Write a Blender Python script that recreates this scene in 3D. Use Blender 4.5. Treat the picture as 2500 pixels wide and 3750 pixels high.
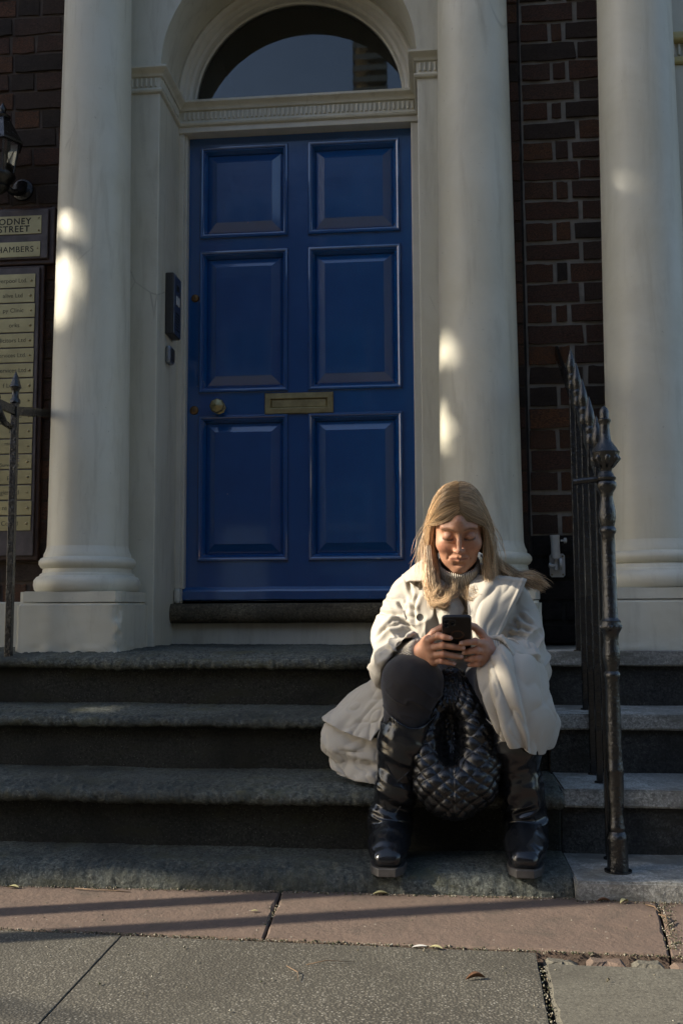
import bpy, bmesh, math, random
import numpy as np
from mathutils import Vector, Matrix
random.seed(7); RNG = np.random.default_rng(7)
SC = bpy.context.scene; COL = SC.collection
for o in list(bpy.data.objects): bpy.data.objects.remove(o)

# ------------------------------------------------------------------ camera
CAM = np.array([0.0, 0.0, 0.745])
PITCH, YAW, ROLL = math.radians(5.5), math.radians(5.6), math.radians(-0.3)
def cam_axes():
    f = np.array([-math.sin(YAW)*math.cos(PITCH), math.cos(YAW)*math.cos(PITCH), math.sin(PITCH)])
    r = np.cross(f, [0, 0, 1]); r /= np.linalg.norm(r); u = np.cross(r, f)
    return r*math.cos(ROLL)+u*math.sin(ROLL), -r*math.sin(ROLL)+u*math.cos(ROLL), f
_r, _u, _f = cam_axes()
cd = bpy.data.cameras.new('camera'); cam = bpy.data.objects.new('camera', cd); COL.objects.link(cam)
cam.matrix_world = Matrix(((_r[0], _u[0], -_f[0], CAM[0]), (_r[1], _u[1], -_f[1], CAM[1]), (_r[2], _u[2], -_f[2], CAM[2]), (0, 0, 0, 1)))
cd.sensor_fit = 'HORIZONTAL'; cd.sensor_width = 24.0; cd.lens = 35.0; cd.clip_end = 800; cd.clip_start = 0.05
SC.camera = cam

# ------------------------------------------------------------------ light
SUN_EL, SUN_OFF = math.radians(29.0), math.radians(16.0)     # elevation; degrees in front of the facade plane
SUN = np.array([-math.cos(SUN_OFF)*math.cos(SUN_EL), -math.sin(SUN_OFF)*math.cos(SUN_EL), math.sin(SUN_EL)])
w = bpy.data.worlds.new('World'); SC.world = w; w.use_nodes = True
nt = w.node_tree; bg = nt.nodes['Background']; sky = nt.nodes.new('ShaderNodeTexSky')
sky.sky_type = 'NISHITA'; sky.sun_disc = False; sky.sun_elevation = SUN_EL
sky.sun_rotation = math.atan2(SUN[0], SUN[1]); sky.air_density = 1.0; sky.dust_density = 1.5; sky.ozone_density = 1.0
nt.links.new(sky.outputs[0], bg.inputs[0]); bg.inputs[1].default_value = 0.125
ld = bpy.data.lights.new('sun', 'SUN'); ld.energy = 4.8; ld.angle = math.radians(0.53); ld.color = (1.0, 0.9, 0.74)
sun = bpy.data.objects.new('sun', ld); COL.objects.link(sun)
sun.rotation_euler = Vector(SUN).to_track_quat('Z', 'Y').to_euler(); sun.location = (-6, -2, 6)
vs = SC.view_settings; vs.view_transform = 'Standard'; vs.look = 'None'; vs.gamma = 1.0; vs.exposure = 0.92; vs.use_curve_mapping = False
SC.cycles.use_denoising = True; SC.cycles.max_bounces = 8; SC.cycles.diffuse_bounces = 4; SC.cycles.glossy_bounces = 4
SC.cycles.caustics_reflective = False; SC.cycles.caustics_refractive = False; SC.cycles.sample_clamp_indirect = 4.0

# ------------------------------------------------------------------ numpy noise
def _hash(ix, iy, iz, s):
    n = (ix.astype(np.int64)*374761393 + iy.astype(np.int64)*668265263 + iz.astype(np.int64)*2147483647 + s*1274126177) & 0xffffffff
    n = ((n ^ (n >> 13))*1274126177) & 0xffffffff
    n = ((n ^ (n >> 16))*2246822519) & 0xffffffff
    return ((n ^ (n >> 15)) & 0xffffff)/float(0xffffff)*2-1
def vnoise(p, s=0):
    p = np.asarray(p, float); i = np.floor(p); f = p-i; f = f*f*(3-2*f); i = i.astype(np.int64); r = 0
    for dx in (0, 1):
        for dy in (0, 1):
            for dz in (0, 1):
                wgt = (f[..., 0] if dx else 1-f[..., 0])*(f[..., 1] if dy else 1-f[..., 1])*(f[..., 2] if dz else 1-f[..., 2])
                r = r + wgt*_hash(i[..., 0]+dx, i[..., 1]+dy, i[..., 2]+dz, s)
    return r
def fbm(p, o=3, s=0):
    p = np.asarray(p, float); a = 1.0; r = 0
    for k in range(o): r = r + a*vnoise(p*(2.03**k), s+k*17); a *= .5
    return r

# ------------------------------------------------------------------ mesh helpers
def link(name, data, parent=None, **props):
    o = bpy.data.objects.new(name, data); COL.objects.link(o)
    if parent is not None: o.parent = parent
    for k, v in props.items(): o[k] = v
    return o
def thing(name, label=None, category=None, group=None, loc=(0, 0, 0), kind=None):
    o = link(name, None); o.location = loc; o.empty_display_size = .05
    if label: o['label'] = label
    if category: o['category'] = category
    if group: o['group'] = group
    if kind: o['kind'] = kind
    return o
def mesh(name, V, F, mat=None, smooth=False, auto=None):
    m = bpy.data.meshes.new(name); m.from_pydata([tuple(map(float, v)) for v in V], [], [tuple(map(int, f)) for f in F]); m.update()
    if mat: m.materials.append(mat)
    if smooth:
        m.polygons.foreach_set('use_smooth', np.ones(len(m.polygons), bool))
        if auto is not None: m.set_sharp_from_angle(angle=math.radians(auto))
    return m
def mobj(name, V, F, mat, parent=None, smooth=False, auto=None, bevel=None, **props):
    o = link(name, mesh(name, V, F, mat, smooth, auto), parent, **props)
    if parent is not None and parent.location.length > 0:
        o.matrix_parent_inverse = Matrix.Translation(-parent.location)
    if bevel:
        b = o.modifiers.new('bevel', 'BEVEL'); b.width = bevel; b.segments = 2; b.limit_method = 'ANGLE'; b.harden_normals = False
    return o
class MB:
    """collects shapes into one mesh"""
    def __init__(s): s.V = []; s.F = []
    def add(s, V, F):
        n = len(s.V); s.V += [tuple(v) for v in V]; s.F += [tuple(i+n for i in f) for f in F]; return s
    def box(s, x0, x1, y0, y1, z0, z1):
        V = [(x, y, z) for z in (z0, z1) for y in (y0, y1) for x in (x0, x1)]
        return s.add(V, [(0, 2, 3, 1), (4, 5, 7, 6), (0, 1, 5, 4), (2, 6, 7, 3), (0, 4, 6, 2), (1, 3, 7, 5)])
    def lathe(s, prof, c, n=24, axis=(0, 0, 1), caps=True):
        ax = Vector(axis).normalized(); q = ax.to_track_quat('Z', 'Y').to_matrix(); V = []; F = []
        for r, h in prof:
            for k in range(n):
                a = 2*math.pi*k/n; V.append(tuple(Vector(c)+q@Vector((r*math.cos(a), r*math.sin(a), h))))
        for i in range(len(prof)-1):
            for k in range(n):
                k2 = (k+1) % n; F.append((i*n+k, i*n+k2, (i+1)*n+k2, (i+1)*n+k))
        if caps: F.append(tuple(range(n-1, -1, -1))); F.append(tuple((len(prof)-1)*n+k for k in range(n)))
        return s.add(V, F)
    def tube(s, pts, rad, n=8, caps=True, flat=1.0):
        pts = [Vector(p) for p in pts]; m = len(pts)
        if not hasattr(rad, '__len__'): rad = [rad]*m
        V = []; F = []; up = None
        for i, p in enumerate(pts):
            t = (pts[min(i+1, m-1)]-pts[max(i-1, 0)]).normalized()
            if up is None: up = Vector((0, 0, 1)) if abs(t.z) < .9 else Vector((1, 0, 0))
            sd = t.cross(up).normalized(); up = sd.cross(t).normalized()
            for k in range(n):
                a = 2*math.pi*(k+.5)/n; V.append(p+(sd*math.cos(a)+up*math.sin(a)*flat)*rad[i])
        for i in range(m-1):
            for k in range(n):
                k2 = (k+1) % n; F.append((i*n+k, i*n+k2, (i+1)*n+k2, (i+1)*n+k))
        if caps: F.append(tuple(range(n-1, -1, -1))); F.append(tuple((m-1)*n+k for k in range(n)))
        return s.add(V, F)
    def prism(s, poly, z0, z1):
        n = len(poly); V = [(x, y, z0) for x, y in poly]+[(x, y, z1) for x, y in poly]
        F = [tuple(range(n-1, -1, -1)), tuple(range(n, 2*n))]+[(k, (k+1) % n, n+(k+1) % n, n+k) for k in range(n)]
        return s.add(V, F)
    def sweep(s, prof, path, closed_prof=True):
        """prof: (outward offset, z); path: list of (x, y, nx, ny) with mitred outward direction"""
        m = len(prof); V = []; F = []
        for (x, y, nx, ny) in path:
            for (o, z) in prof: V.append((x+nx*o, y+ny*o, z))
        for i in range(len(path)-1):
            for k in range(m if closed_prof else m-1):
                k2 = (k+1) % m; F.append((i*m+k, i*m+k2, (i+1)*m+k2, (i+1)*m+k))
        F.append(tuple(range(m-1, -1, -1))); F.append(tuple((len(path)-1)*m+k for k in range(m)))
        return s.add(V, F)
    def obj(s, name, mat, parent=None, **k):
        o = mobj(name, s.V, s.F, mat, parent, **k); fixn(o.data); return o
def fixn(m):
    bm = bmesh.new(); bm.from_mesh(m); bmesh.ops.recalc_face_normals(bm, faces=bm.faces); bm.to_mesh(m); bm.free()
def gridF(nu, nv, wrap=False):
    F = []
    for i in range(nu-1):
        for j in range(nv if wrap else nv-1):
            j2 = (j+1) % nv; F.append((i*nv+j, i*nv+j2, (i+1)*nv+j2, (i+1)*nv+j))
    return F
def copy_tree(o, parent=None, loc=None):
    c = o.copy(); COL.objects.link(c)
    if parent is not None: c.parent = parent
    if loc is not None: c.location = loc
    for ch in o.children: copy_tree(ch, c)
    return c

# ------------------------------------------------------------------ materials
def nodes_of(name):
    m = bpy.data.materials.new(name); m.use_nodes = True; n = m.node_tree
    return m, n, n.nodes['Principled BSDF']
def N(n, t, **k):
    x = n.nodes.new(t)
    for a, b in k.items(): setattr(x, a, b)
    return x
def ramp(n, fac, stops, interp='LINEAR'):
    r = N(n, 'ShaderNodeValToRGB'); r.color_ramp.interpolation = interp; e = r.color_ramp.elements
    while len(e) < len(stops): e.new(.5)
    for el, (p, c) in zip(e, stops): el.position = p; el.color = (*c, 1) if len(c) == 3 else c
    n.links.new(fac, r.inputs[0]); return r.outputs[0]
def coord(n, scale=(1, 1, 1), space='Object', rot=(0, 0, 0)):
    t = N(n, 'ShaderNodeTexCoord'); mp = N(n, 'ShaderNodeMapping'); mp.inputs['Scale'].default_value = scale; mp.inputs['Rotation'].default_value = rot
    n.links.new(t.outputs[space], mp.inputs[0]); return mp.outputs[0]
def noise(n, vec, scale, detail=4, rough=.55, dist=0.0):
    t = N(n, 'ShaderNodeTexNoise'); t.inputs['Scale'].default_value = scale; t.inputs['Detail'].default_value = detail
    t.inputs['Roughness'].default_value = rough; t.inputs['Distortion'].default_value = dist
    n.links.new(vec, t.inputs['Vector']); return t.outputs['Fac']
def vor(n, vec, scale, feature='F1', out='Distance', rnd=1.0):
    t = N(n, 'ShaderNodeTexVoronoi'); t.feature = feature; t.inputs['Scale'].default_value = scale; t.inputs['Randomness'].default_value = rnd
    n.links.new(vec, t.inputs['Vector']); return t.outputs[out]
def mixc(n, fac, a, b, mode='MIX'):
    m = N(n, 'ShaderNodeMix', data_type='RGBA', blend_type=mode)
    for s, v in ((m.inputs[0], fac), (m.inputs[6], a), (m.inputs[7], b)):
        if hasattr(v, 'links'): n.links.new(v, s)
        elif isinstance(v, (int, float)): s.default_value = v
        else: s.default_value = (*v, 1)
    return m.outputs[2]
def math_(n, op, a, b=None):
    m = N(n, 'ShaderNodeMath', operation=op)
    for s, v in zip(m.inputs, (a, b)):
        if v is None: continue
        if hasattr(v, 'links'): n.links.new(v, s)
        else: s.default_value = v
    return m.outputs[0]
def bump(n, bs, h, strength=.3, dist=.01, prev=None):
    b = N(n, 'ShaderNodeBump'); b.inputs['Strength'].default_value = strength; b.inputs['Distance'].default_value = dist
    n.links.new(h, b.inputs['Height'])
    if prev is not None: n.links.new(prev, b.inputs['Normal'])
    n.links.new(b.outputs[0], bs.inputs['Normal']); return b.outputs[0]
def setin(n, bs, **k):
    for a, v in k.items():
        s = bs.inputs[a.replace('_', ' ')]
        if hasattr(v, 'links'): n.links.new(v, s)
        elif isinstance(v, tuple): s.default_value = (*v, 1) if len(v) == 3 and s.type == 'RGBA' else v
        else: s.default_value = v
def simple(name, c, rough=.5, metal=0.0, var=.12, scale=30, bmp=.15, bdist=.003, spec=.5, coat=0.0, space='Object'):
    """plain material with a little mottled variation and fine relief"""
    m, n, b = nodes_of(name); v = coord(n, space=space); f = noise(n, v, scale, 5, .6)
    lo = tuple(x*(1-var) for x in c); hi = tuple(min(1, x*(1+var)) for x in c)
    setin(n, b, Base_Color=ramp(n, f, [(.3, lo), (.7, hi)]), Roughness=rough, Metallic=metal, Specular_IOR_Level=spec, Coat_Weight=coat)
    if bmp: bump(n, b, noise(n, v, scale*3, 4, .6), bmp, bdist)
    return m
# ================================================================== materials of the place
def paint_mat(name, c, dirt=.42, rough=.42):
    m, n, b = nodes_of(name); v = coord(n)
    f = noise(n, v, 3.2, 6, .6); g = noise(n, coord(n, (9, 9, 1.2)), 2.0, 6, .65, .4)
    base = mixc(n, ramp(n, f, [(.35, (0, 0, 0)), (.75, (1, 1, 1))]), c, tuple(x*y for x, y in zip(c, (.9, .88, .82))))
    base = mixc(n, ramp(n, g, [(.52, (0, 0, 0)), (.78, (dirt, dirt, dirt))]), base, (.22, .19, .125)); bl = noise(n, v, 1.3, 6, .7, .9); base = mixc(n, ramp(n, bl, [(.48, (0, 0, 0)), (.68, (.30,)*3)]), base, (.36, .345, .28))
    ck = vor(n, coord(n, (1, 1, .6)), 5.0, 'DISTANCE_TO_EDGE'); cm = math_(n, 'MULTIPLY', ramp(n, ck, [(0, (1,)*3), (.006, (1,)*3), (.012, (0,)*3)]), ramp(n, noise(n, v, 2.6, 3), [(.60, (0,)*3), (.68, (.38,)*3)])); base = mixc(n, cm, base, (.16, .145, .11))
    sp = noise(n, v, 60, 3, .7); base = mixc(n, ramp(n, sp, [(.69, (0, 0, 0)), (.74, (.5, .5, .5))]), base, (.22, .20, .16))
    setin(n, b, Base_Color=base, Roughness=ramp(n, g, [(.3, (rough,)*3), (.8, (rough+.2,)*3)]))
    nb = bump(n, b, noise(n, v, 14, 4, .5), .12, .01); bump(n, b, noise(n, v, 140, 4, .6), .1, .002, nb)
    return m
M = {}
M['paint'] = paint_mat('masonry_paint', (.60, .585, .495))
M['paint2'] = paint_mat('neighbour_masonry_paint', (.58, .575, .50), .3)
M['wood_white'] = paint_mat('white_gloss_woodwork', (.62, .605, .535), .2, .3)
def brick_mat():
    m, n, b = nodes_of('old_brick'); v = coord(n); oi = N(n, 'ShaderNodeObjectInfo')
    c = ramp(n, oi.outputs['Random'], [(0, (.060, .050, .044)), (.22, (.085, .062, .050)), (.40, (.14, .080, .060)), (.58, (.165, .084, .058)), (.76, (.22, .105, .060)), (.88, (.13, .086, .068)), (1, (.29, .13, .060))])
    ov = N(n, 'ShaderNodeVectorMath', operation='ADD'); n.links.new(v, ov.inputs[0])
    cx = N(n, 'ShaderNodeCombineXYZ'); n.links.new(math_(n, 'MULTIPLY', oi.outputs['Random'], 37.0), cx.inputs[0]); n.links.new(cx.outputs[0], ov.inputs[1])
    f = noise(n, ov.outputs[0], 22, 6, .7); c = mixc(n, ramp(n, f, [(.40, (0, 0, 0)), (.60, (.8, .8, .8))]), c, (.040, .032, .027)); wf = noise(n, v, 3.0, 4, .6); c = mixc(n, ramp(n, wf, [(.45, (0, 0, 0)), (.7, (.6,)*3)]), c, (.085, .066, .054))
    g = noise(n, ov.outputs[0], 60, 4, .6); c = mixc(n, ramp(n, g, [(.6, (0, 0, 0)), (.72, (.35, .35, .35))]), c, (.20, .12, .08))
    setin(n, b, Base_Color=c, Roughness=.9, Specular_IOR_Level=.25)
    nb = bump(n, b, f, .9, .010); bump(n, b, noise(n, ov.outputs[0], 160, 5, .65), .7, .004, nb); return m
M['brick'] = brick_mat()
def mortar_mat(name, a, bb):
    m, n, b = nodes_of(name); v = coord(n); f = noise(n, v, 18, 6, .65)
    setin(n, b, Base_Color=ramp(n, f, [(.3, a), (.7, bb)]), Roughness=.95, Specular_IOR_Level=.2)
    nb = bump(n, b, f, .5, .006); bump(n, b, noise(n, v, 220, 4, .7), .6, .003, nb); return m
M['mortar'] = mortar_mat('grey_mortar', (.20, .188, .165), (.32, .30, .265))
M['mortar_red'] = mortar_mat('red_mortar', (.075, .058, .048), (.13, .105, .088))
M['mortar_black'] = mortar_mat('sooty_mortar', (.012, .012, .012), (.05, .046, .042))
def stone_mat(name, lo, hi, fleck, moss, bscale=110, bst=.8, spec=.35, stain=None):
    m, n, b = nodes_of(name); v = coord(n); f = noise(n, v, 5, 6, .65); g = noise(n, v, bscale, 4, .75)
    up = N(n, 'ShaderNodeNewGeometry')
    c = mixc(n, ramp(n, f, [(.3, (0, 0, 0)), (.72, (1, 1, 1))]), lo, hi)
    c = mixc(n, ramp(n, g, [(.46, (.0,)*3), (.66, (.75,)*3)]), c, tuple(x*2.1 for x in hi)); g2 = noise(n, v, bscale*.55, 3, .8); c = mixc(n, ramp(n, g2, [(.36, (.75,)*3), (.5, (.0,)*3)]), c, tuple(x*.45 for x in lo))
    c = mixc(n, ramp(n, vor(n, v, 75), [(.0, (1, 1, 1)), (.10, (1, 1, 1)), (.13, (0, 0, 0))]), c, fleck) if fleck else c
    h = noise(n, coord(n, (3, 3, 9)), 2.2, 6, .7); c = mixc(n, ramp(n, h, [(.50, (0, 0, 0)), (.66, (.8,)*3)]), c, moss); hb = noise(n, v, 1.7, 5, .6, .8); c = mixc(n, ramp(n, hb, [(.40, (.6,)*3), (.55, (0,)*3)]), c, tuple(x*.55 for x in lo))
    if stain:
        k = noise(n, coord(n, (2.2, 2.2, 7)), 1.6, 7, .7, .5); c = mixc(n, ramp(n, k, [(.50, (0, 0, 0)), (.6, (.85,)*3)]), c, stain)
    setin(n, b, Base_Color=c, Roughness=.85, Specular_IOR_Level=spec)
    nb = bump(n, b, g, bst, .006); bump(n, b, noise(n, v, 30, 5, .6), .35, .01, nb); return m
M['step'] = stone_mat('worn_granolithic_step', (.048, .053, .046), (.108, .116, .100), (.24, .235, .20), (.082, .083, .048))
M['riser'] = stone_mat('dark_step_riser', (.014, .015, .013), (.032, .033, .028), (.12, .12, .10), (.030, .032, .018), 160, .5)  # riser stone coloured darker than the treads
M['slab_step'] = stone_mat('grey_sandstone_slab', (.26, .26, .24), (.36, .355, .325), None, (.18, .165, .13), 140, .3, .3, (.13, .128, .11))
M['slab_riser'] = stone_mat('dark_sandstone_riser', (.030, .030, .029), (.062, .060, .055), (.10, .10, .09), (.03, .028, .02), 140, .35, .3)  # neighbour's risers, much darker than their slabs
M['sill'] = stone_mat('brown_stone_sill', (.075, .060, .036), (.15, .125, .08), None, (.04, .03, .016), 120, .4, .35)
def flag_mat():
    m, n, b = nodes_of('red_sandstone_flag'); v = coord(n); f = noise(n, v, 4, 6, .65); g = noise(n, v, 90, 5, .7)
    c = mixc(n, f, (.110, .078, .060), (.165, .120, .094)); c = mixc(n, ramp(n, noise(n, v, 11, 6, .7, .6), [(.5, (0, 0, 0)), (.7, (.65,)*3)]), c, (.086, .070, .056))
    c = mixc(n, ramp(n, g, [(.58, (0, 0, 0)), (.68, (.5,)*3)]), c, (.05, .04, .03))
    c = mixc(n, ramp(n, vor(n, v, 26), [(0, (1,)*3), (.05, (1,)*3), (.07, (0,)*3)]), c, (.34, .31, .25))
    setin(n, b, Base_Color=c, Roughness=.82, Specular_IOR_Level=.3); nb = bump(n, b, g, .55, .004); bump(n, b, noise(n, v, 16, 6, .65), .5, .012, nb); return m
M['flag'] = flag_mat()
def aggregate_mat(name, sc, k):
    m, n, b = nodes_of(name); v = coord(n, (1, 1, 1)); d = vor(n, v, sc); col = vor(n, v, sc, out='Color'); f = noise(n, v, 3, 5, .6)
    sep = N(n, 'ShaderNodeSeparateColor'); n.links.new(col, sep.inputs[0])
    c = ramp(n, sep.outputs[0], [(0, (.062, .056, .045)), (.3, (.125, .112, .088)), (.55, (.185, .166, .13)), (.8, (.245, .225, .18)), (1, (.38, .36, .31))])
    c = mixc(n, ramp(n, d, [(.28, (0, 0, 0)), (.52, (1, 1, 1))]), c, (.044, .040, .031)); c = mixc(n, k, c, (.150, .140, .110))
    c = mixc(n, ramp(n, noise(n, v, 120, 3, .8), [(.38, (.7,)*3), (.52, (0,)*3)]), c, (.05, .045, .036)); c = mixc(n, ramp(n, f, [(.35, (0, 0, 0)), (.75, (.5,)*3)]), c, (.108, .10, .078)); st = noise(n, v, 1.9, 6, .7, 1.2); c = mixc(n, ramp(n, st, [(.46, (0, 0, 0)), (.66, (.55,)*3)]), c, (.060, .054, .042)); gm = vor(n, v, 3.2); c = mixc(n, ramp(n, gm, [(0, (.8,)*3), (.045, (.8,)*3), (.06, (0,)*3)]), c, (.055, .052, .048))
    setin(n, b, Base_Color=c, Roughness=.8, Specular_IOR_Level=.35)
    h = math_(n, 'SUBTRACT', 1.0, d); nb = bump(n, b, h, .5*(1-k), .003); bump(n, b, noise(n, v, 250, 4, .7), .3, .002, nb); return m
M['aggregate'] = aggregate_mat('exposed_aggregate', 185, .14)
M['concrete'] = aggregate_mat('smooth_concrete', 210, .72)
M['joint'] = stone_mat('dirt_and_moss', (.012, .012, .009), (.035, .032, .02), (.2, .18, .12), (.035, .042, .014), 90, .9)
def blue_mat():
    m, n, b = nodes_of('royal_blue_gloss_paint'); v = coord(n); br = noise(n, coord(n, (60, 60, 2.5)), 4, 5, .6); f = noise(n, v, 6, 5, .6)
    c = mixc(n, f, (.0002, .058, .205), (.0004, .078, .275))
    c = mixc(n, ramp(n, vor(n, v, 9), [(0, (1,)*3), (.012, (1,)*3), (.016, (0,)*3)]), c, (.4, .38, .35))
    setin(n, b, Base_Color=c, Roughness=ramp(n, f, [(.3, (.14,)*3), (.8, (.26,)*3)]), Specular_IOR_Level=.7, Coat_Weight=1.0, Coat_Roughness=.06, Coat_IOR=1.6)
    nb = bump(n, b, br, .22, .004); nb = bump(n, b, noise(n, coord(n, (2, 2, 60)), 5, 4, .6), .10, .003, nb); bump(n, b, noise(n, v, 9, 4, .5), .18, .006, nb); return m
M['blue'] = blue_mat()
M['brass'] = simple('dull_brass', (.34, .29, .155), .42, 1.0, .25, 25, .12, .002)
M['brass_old'] = simple('tarnished_brass', (.22, .13, .06), .5, 1.0, .4, 60, .3, .002)
M['plaque'] = simple('engraved_brass_plate', (.40, .36, .205), .45, .75, .2, 8, .05, .001)
M['ink'] = simple('engraving_black', (.02, .02, .016), .7, 0, .1, 20, 0)
M['ink_grey'] = simple('engraving_worn', (.085, .08, .05), .7, 0, .2, 20, 0)
M['ink_blue'] = simple('engraving_blue', (.012, .03, .18), .6, 0, .1, 20, 0)
M['board_grey'] = simple('weathered_varnished_board', (.085, .072, .075), .5, 0, .35, 14, .3, .004)
M['board'] = simple('dark_stained_wood', (.040, .020, .014), .45, 0, .4, 18, .3, .004)
def iron_mat():
    m, n, b = nodes_of('black_gloss_iron'); v = coord(n); f = noise(n, v, 38, 6, .65)
    c = mixc(n, ramp(n, noise(n, v, 12, 6, .7), [(.62, (0, 0, 0)), (.78, (.5,)*3)]), (.0045, .005, .0055), (.028, .026, .022))
    setin(n, b, Base_Color=c, Roughness=ramp(n, f, [(.3, (.13,)*3), (.75, (.32,)*3)]), Specular_IOR_Level=.7); nb = bump(n, b, f, .55, .008); bump(n, b, noise(n, v, 130, 3, .6), .4, .003, nb); return m
M['iron'] = iron_mat()
M['bracket'] = simple('white_powder_coat', (.52, .53, .52), .4, 0, .06, 40, .05)
M['grey_plastic'] = simple('dark_grey_plastic', (.030, .028, .025), .5, 0, .15, 80, .1)
M['steel'] = simple('brushed_steel', (.30, .31, .33), .35, 1.0, .15, 60, .1)
M['screw'] = simple('brass_screw', (.35, .31, .2), .35, 1.0, .2, 90, .1)
def glass_mat():
    m, n, b = nodes_of('window_glass'); setin(n, b, Base_Color=(.9, .95, .95), Roughness=.015, IOR=1.5, Transmission_Weight=1.0, Specular_IOR_Level=.6); return m
M['glass'] = glass_mat()
M['dark'] = simple('unlit_interior', (.035, .033, .03), .9, 0, .2, 3, 0)

# ================================================================== ground
gr = MB(); gr.box(-150, 150, -150, 3.9, -.3, -.05); g = gr.obj('ground', M['joint']); g['kind'] = 'structure'
road = MB(); road.box(-150, 150, -9, -2.2, -.25, -.028); o = road.obj('road', M['concrete']); o['kind'] = 'structure'
pave = thing('pavement', kind='structure')
def slab(name, poly, z1, mat, seed, thick=.06, edge=.004, res=.03):
    """paving piece: polygon grid-free prism with softened, slightly chipped edge"""
    P = []
    for (a, b) in zip(poly, poly[1:]+poly[:1]):
        k = max(1, int(math.dist(a, b)/res))
        for i in range(k): P.append((a[0]+(b[0]-a[0])*i/k, a[1]+(b[1]-a[1])*i/k))
    A = np.array(P); c = A.mean(0); d = c-A; d /= np.linalg.norm(d, axis=1)[:, None]
    q = np.c_[A*14, np.full(len(A), seed*3.1)]; ch = np.abs(fbm(q, 3, seed))*edge*1.6
    A0 = A+d*(ch*.6)[:, None]; n = len(A)
    V = [(x, y, z1-thick) for x, y in A0]+[(x, y, z1-edge*1.5) for x, y in A0]+[(x, y, z1) for x, y in A0+d*(edge*1.4+ch)[:, None]]
    F = [(k, (k+1) % n, n+(k+1) % n, n+k) for k in range(n)]+[(n+k, n+(k+1) % n, 2*n+(k+1) % n, 2*n+k) for k in range(n)]+[tuple(range(2*n, 3*n))]
    o = mobj(name, V, F, mat, pave); fixn(o.data); return o
RB = lambda x: 2.305-.0385*(x+.42)          # back line of the concrete, front line of the flags
fx = [-2.6, -1.72, -.42, .515, 1.5, 2.6]; skew = [0, 0, -.012, .035, 0, 0]
for i in range(5):
    a, b = fx[i]+.002, fx[i+1]-.002; y1 = 2.76
    slab('flagstone', [(a-skew[i], RB(a)+.006), (b-skew[i+1], RB(b)+.006), (b+skew[i+1], y1), (a+skew[i], y1)], [.001, -.001, 0, -.002, .002][i], M['flag'], 3+i, edge=.0028)
slab('paving_slab', [(-3.2, 1.2), (-.7285, 1.2), (-.7405, RB(-.74)-.004), (-3.2, RB(-3.2)-.004)], -.003, M['aggregate'], 21, edge=.0007)
slab('paving_slab', [(-.7265, 1.2), (.162, 1.2), (.196, RB(.19)-.006), (-.7385, RB(-.73)-.004)], -.004, M['aggregate'], 22, edge=.0007)
slab('paving_slab', [(.174, 1.2), (2.8, 1.2), (2.8, RB(2.8)-.06), (.208, RB(.21)-.062)], -.006, M['concrete'], 23, edge=.004)
for k in range(3):
    slab('paving_slab', [(-3.2+k*2.0, -2.0), (-1.21+k*2.0, -2.0), (-1.21+k*2.0, 1.19), (-3.2+k*2.0, 1.19)], -.005, M['aggregate'], 31+k)
sx = [.205, .296, .388, .468, .585, .66, .78, .9]
for i in range(7):
    a, b = sx[i]+.003, sx[i+1]-.004
    slab('sett', [(a, RB(a)-.052), (b, RB(b)-.053), (b-.003, RB(b)-.008), (a+.002, RB(a)-.009)], -.006-.004*(i % 3 == 0), M['flag' if i in (1, 3, 5) else 'concrete'], 40+i, edge=.007, res=.012)
for o in pave.children: pass

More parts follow.
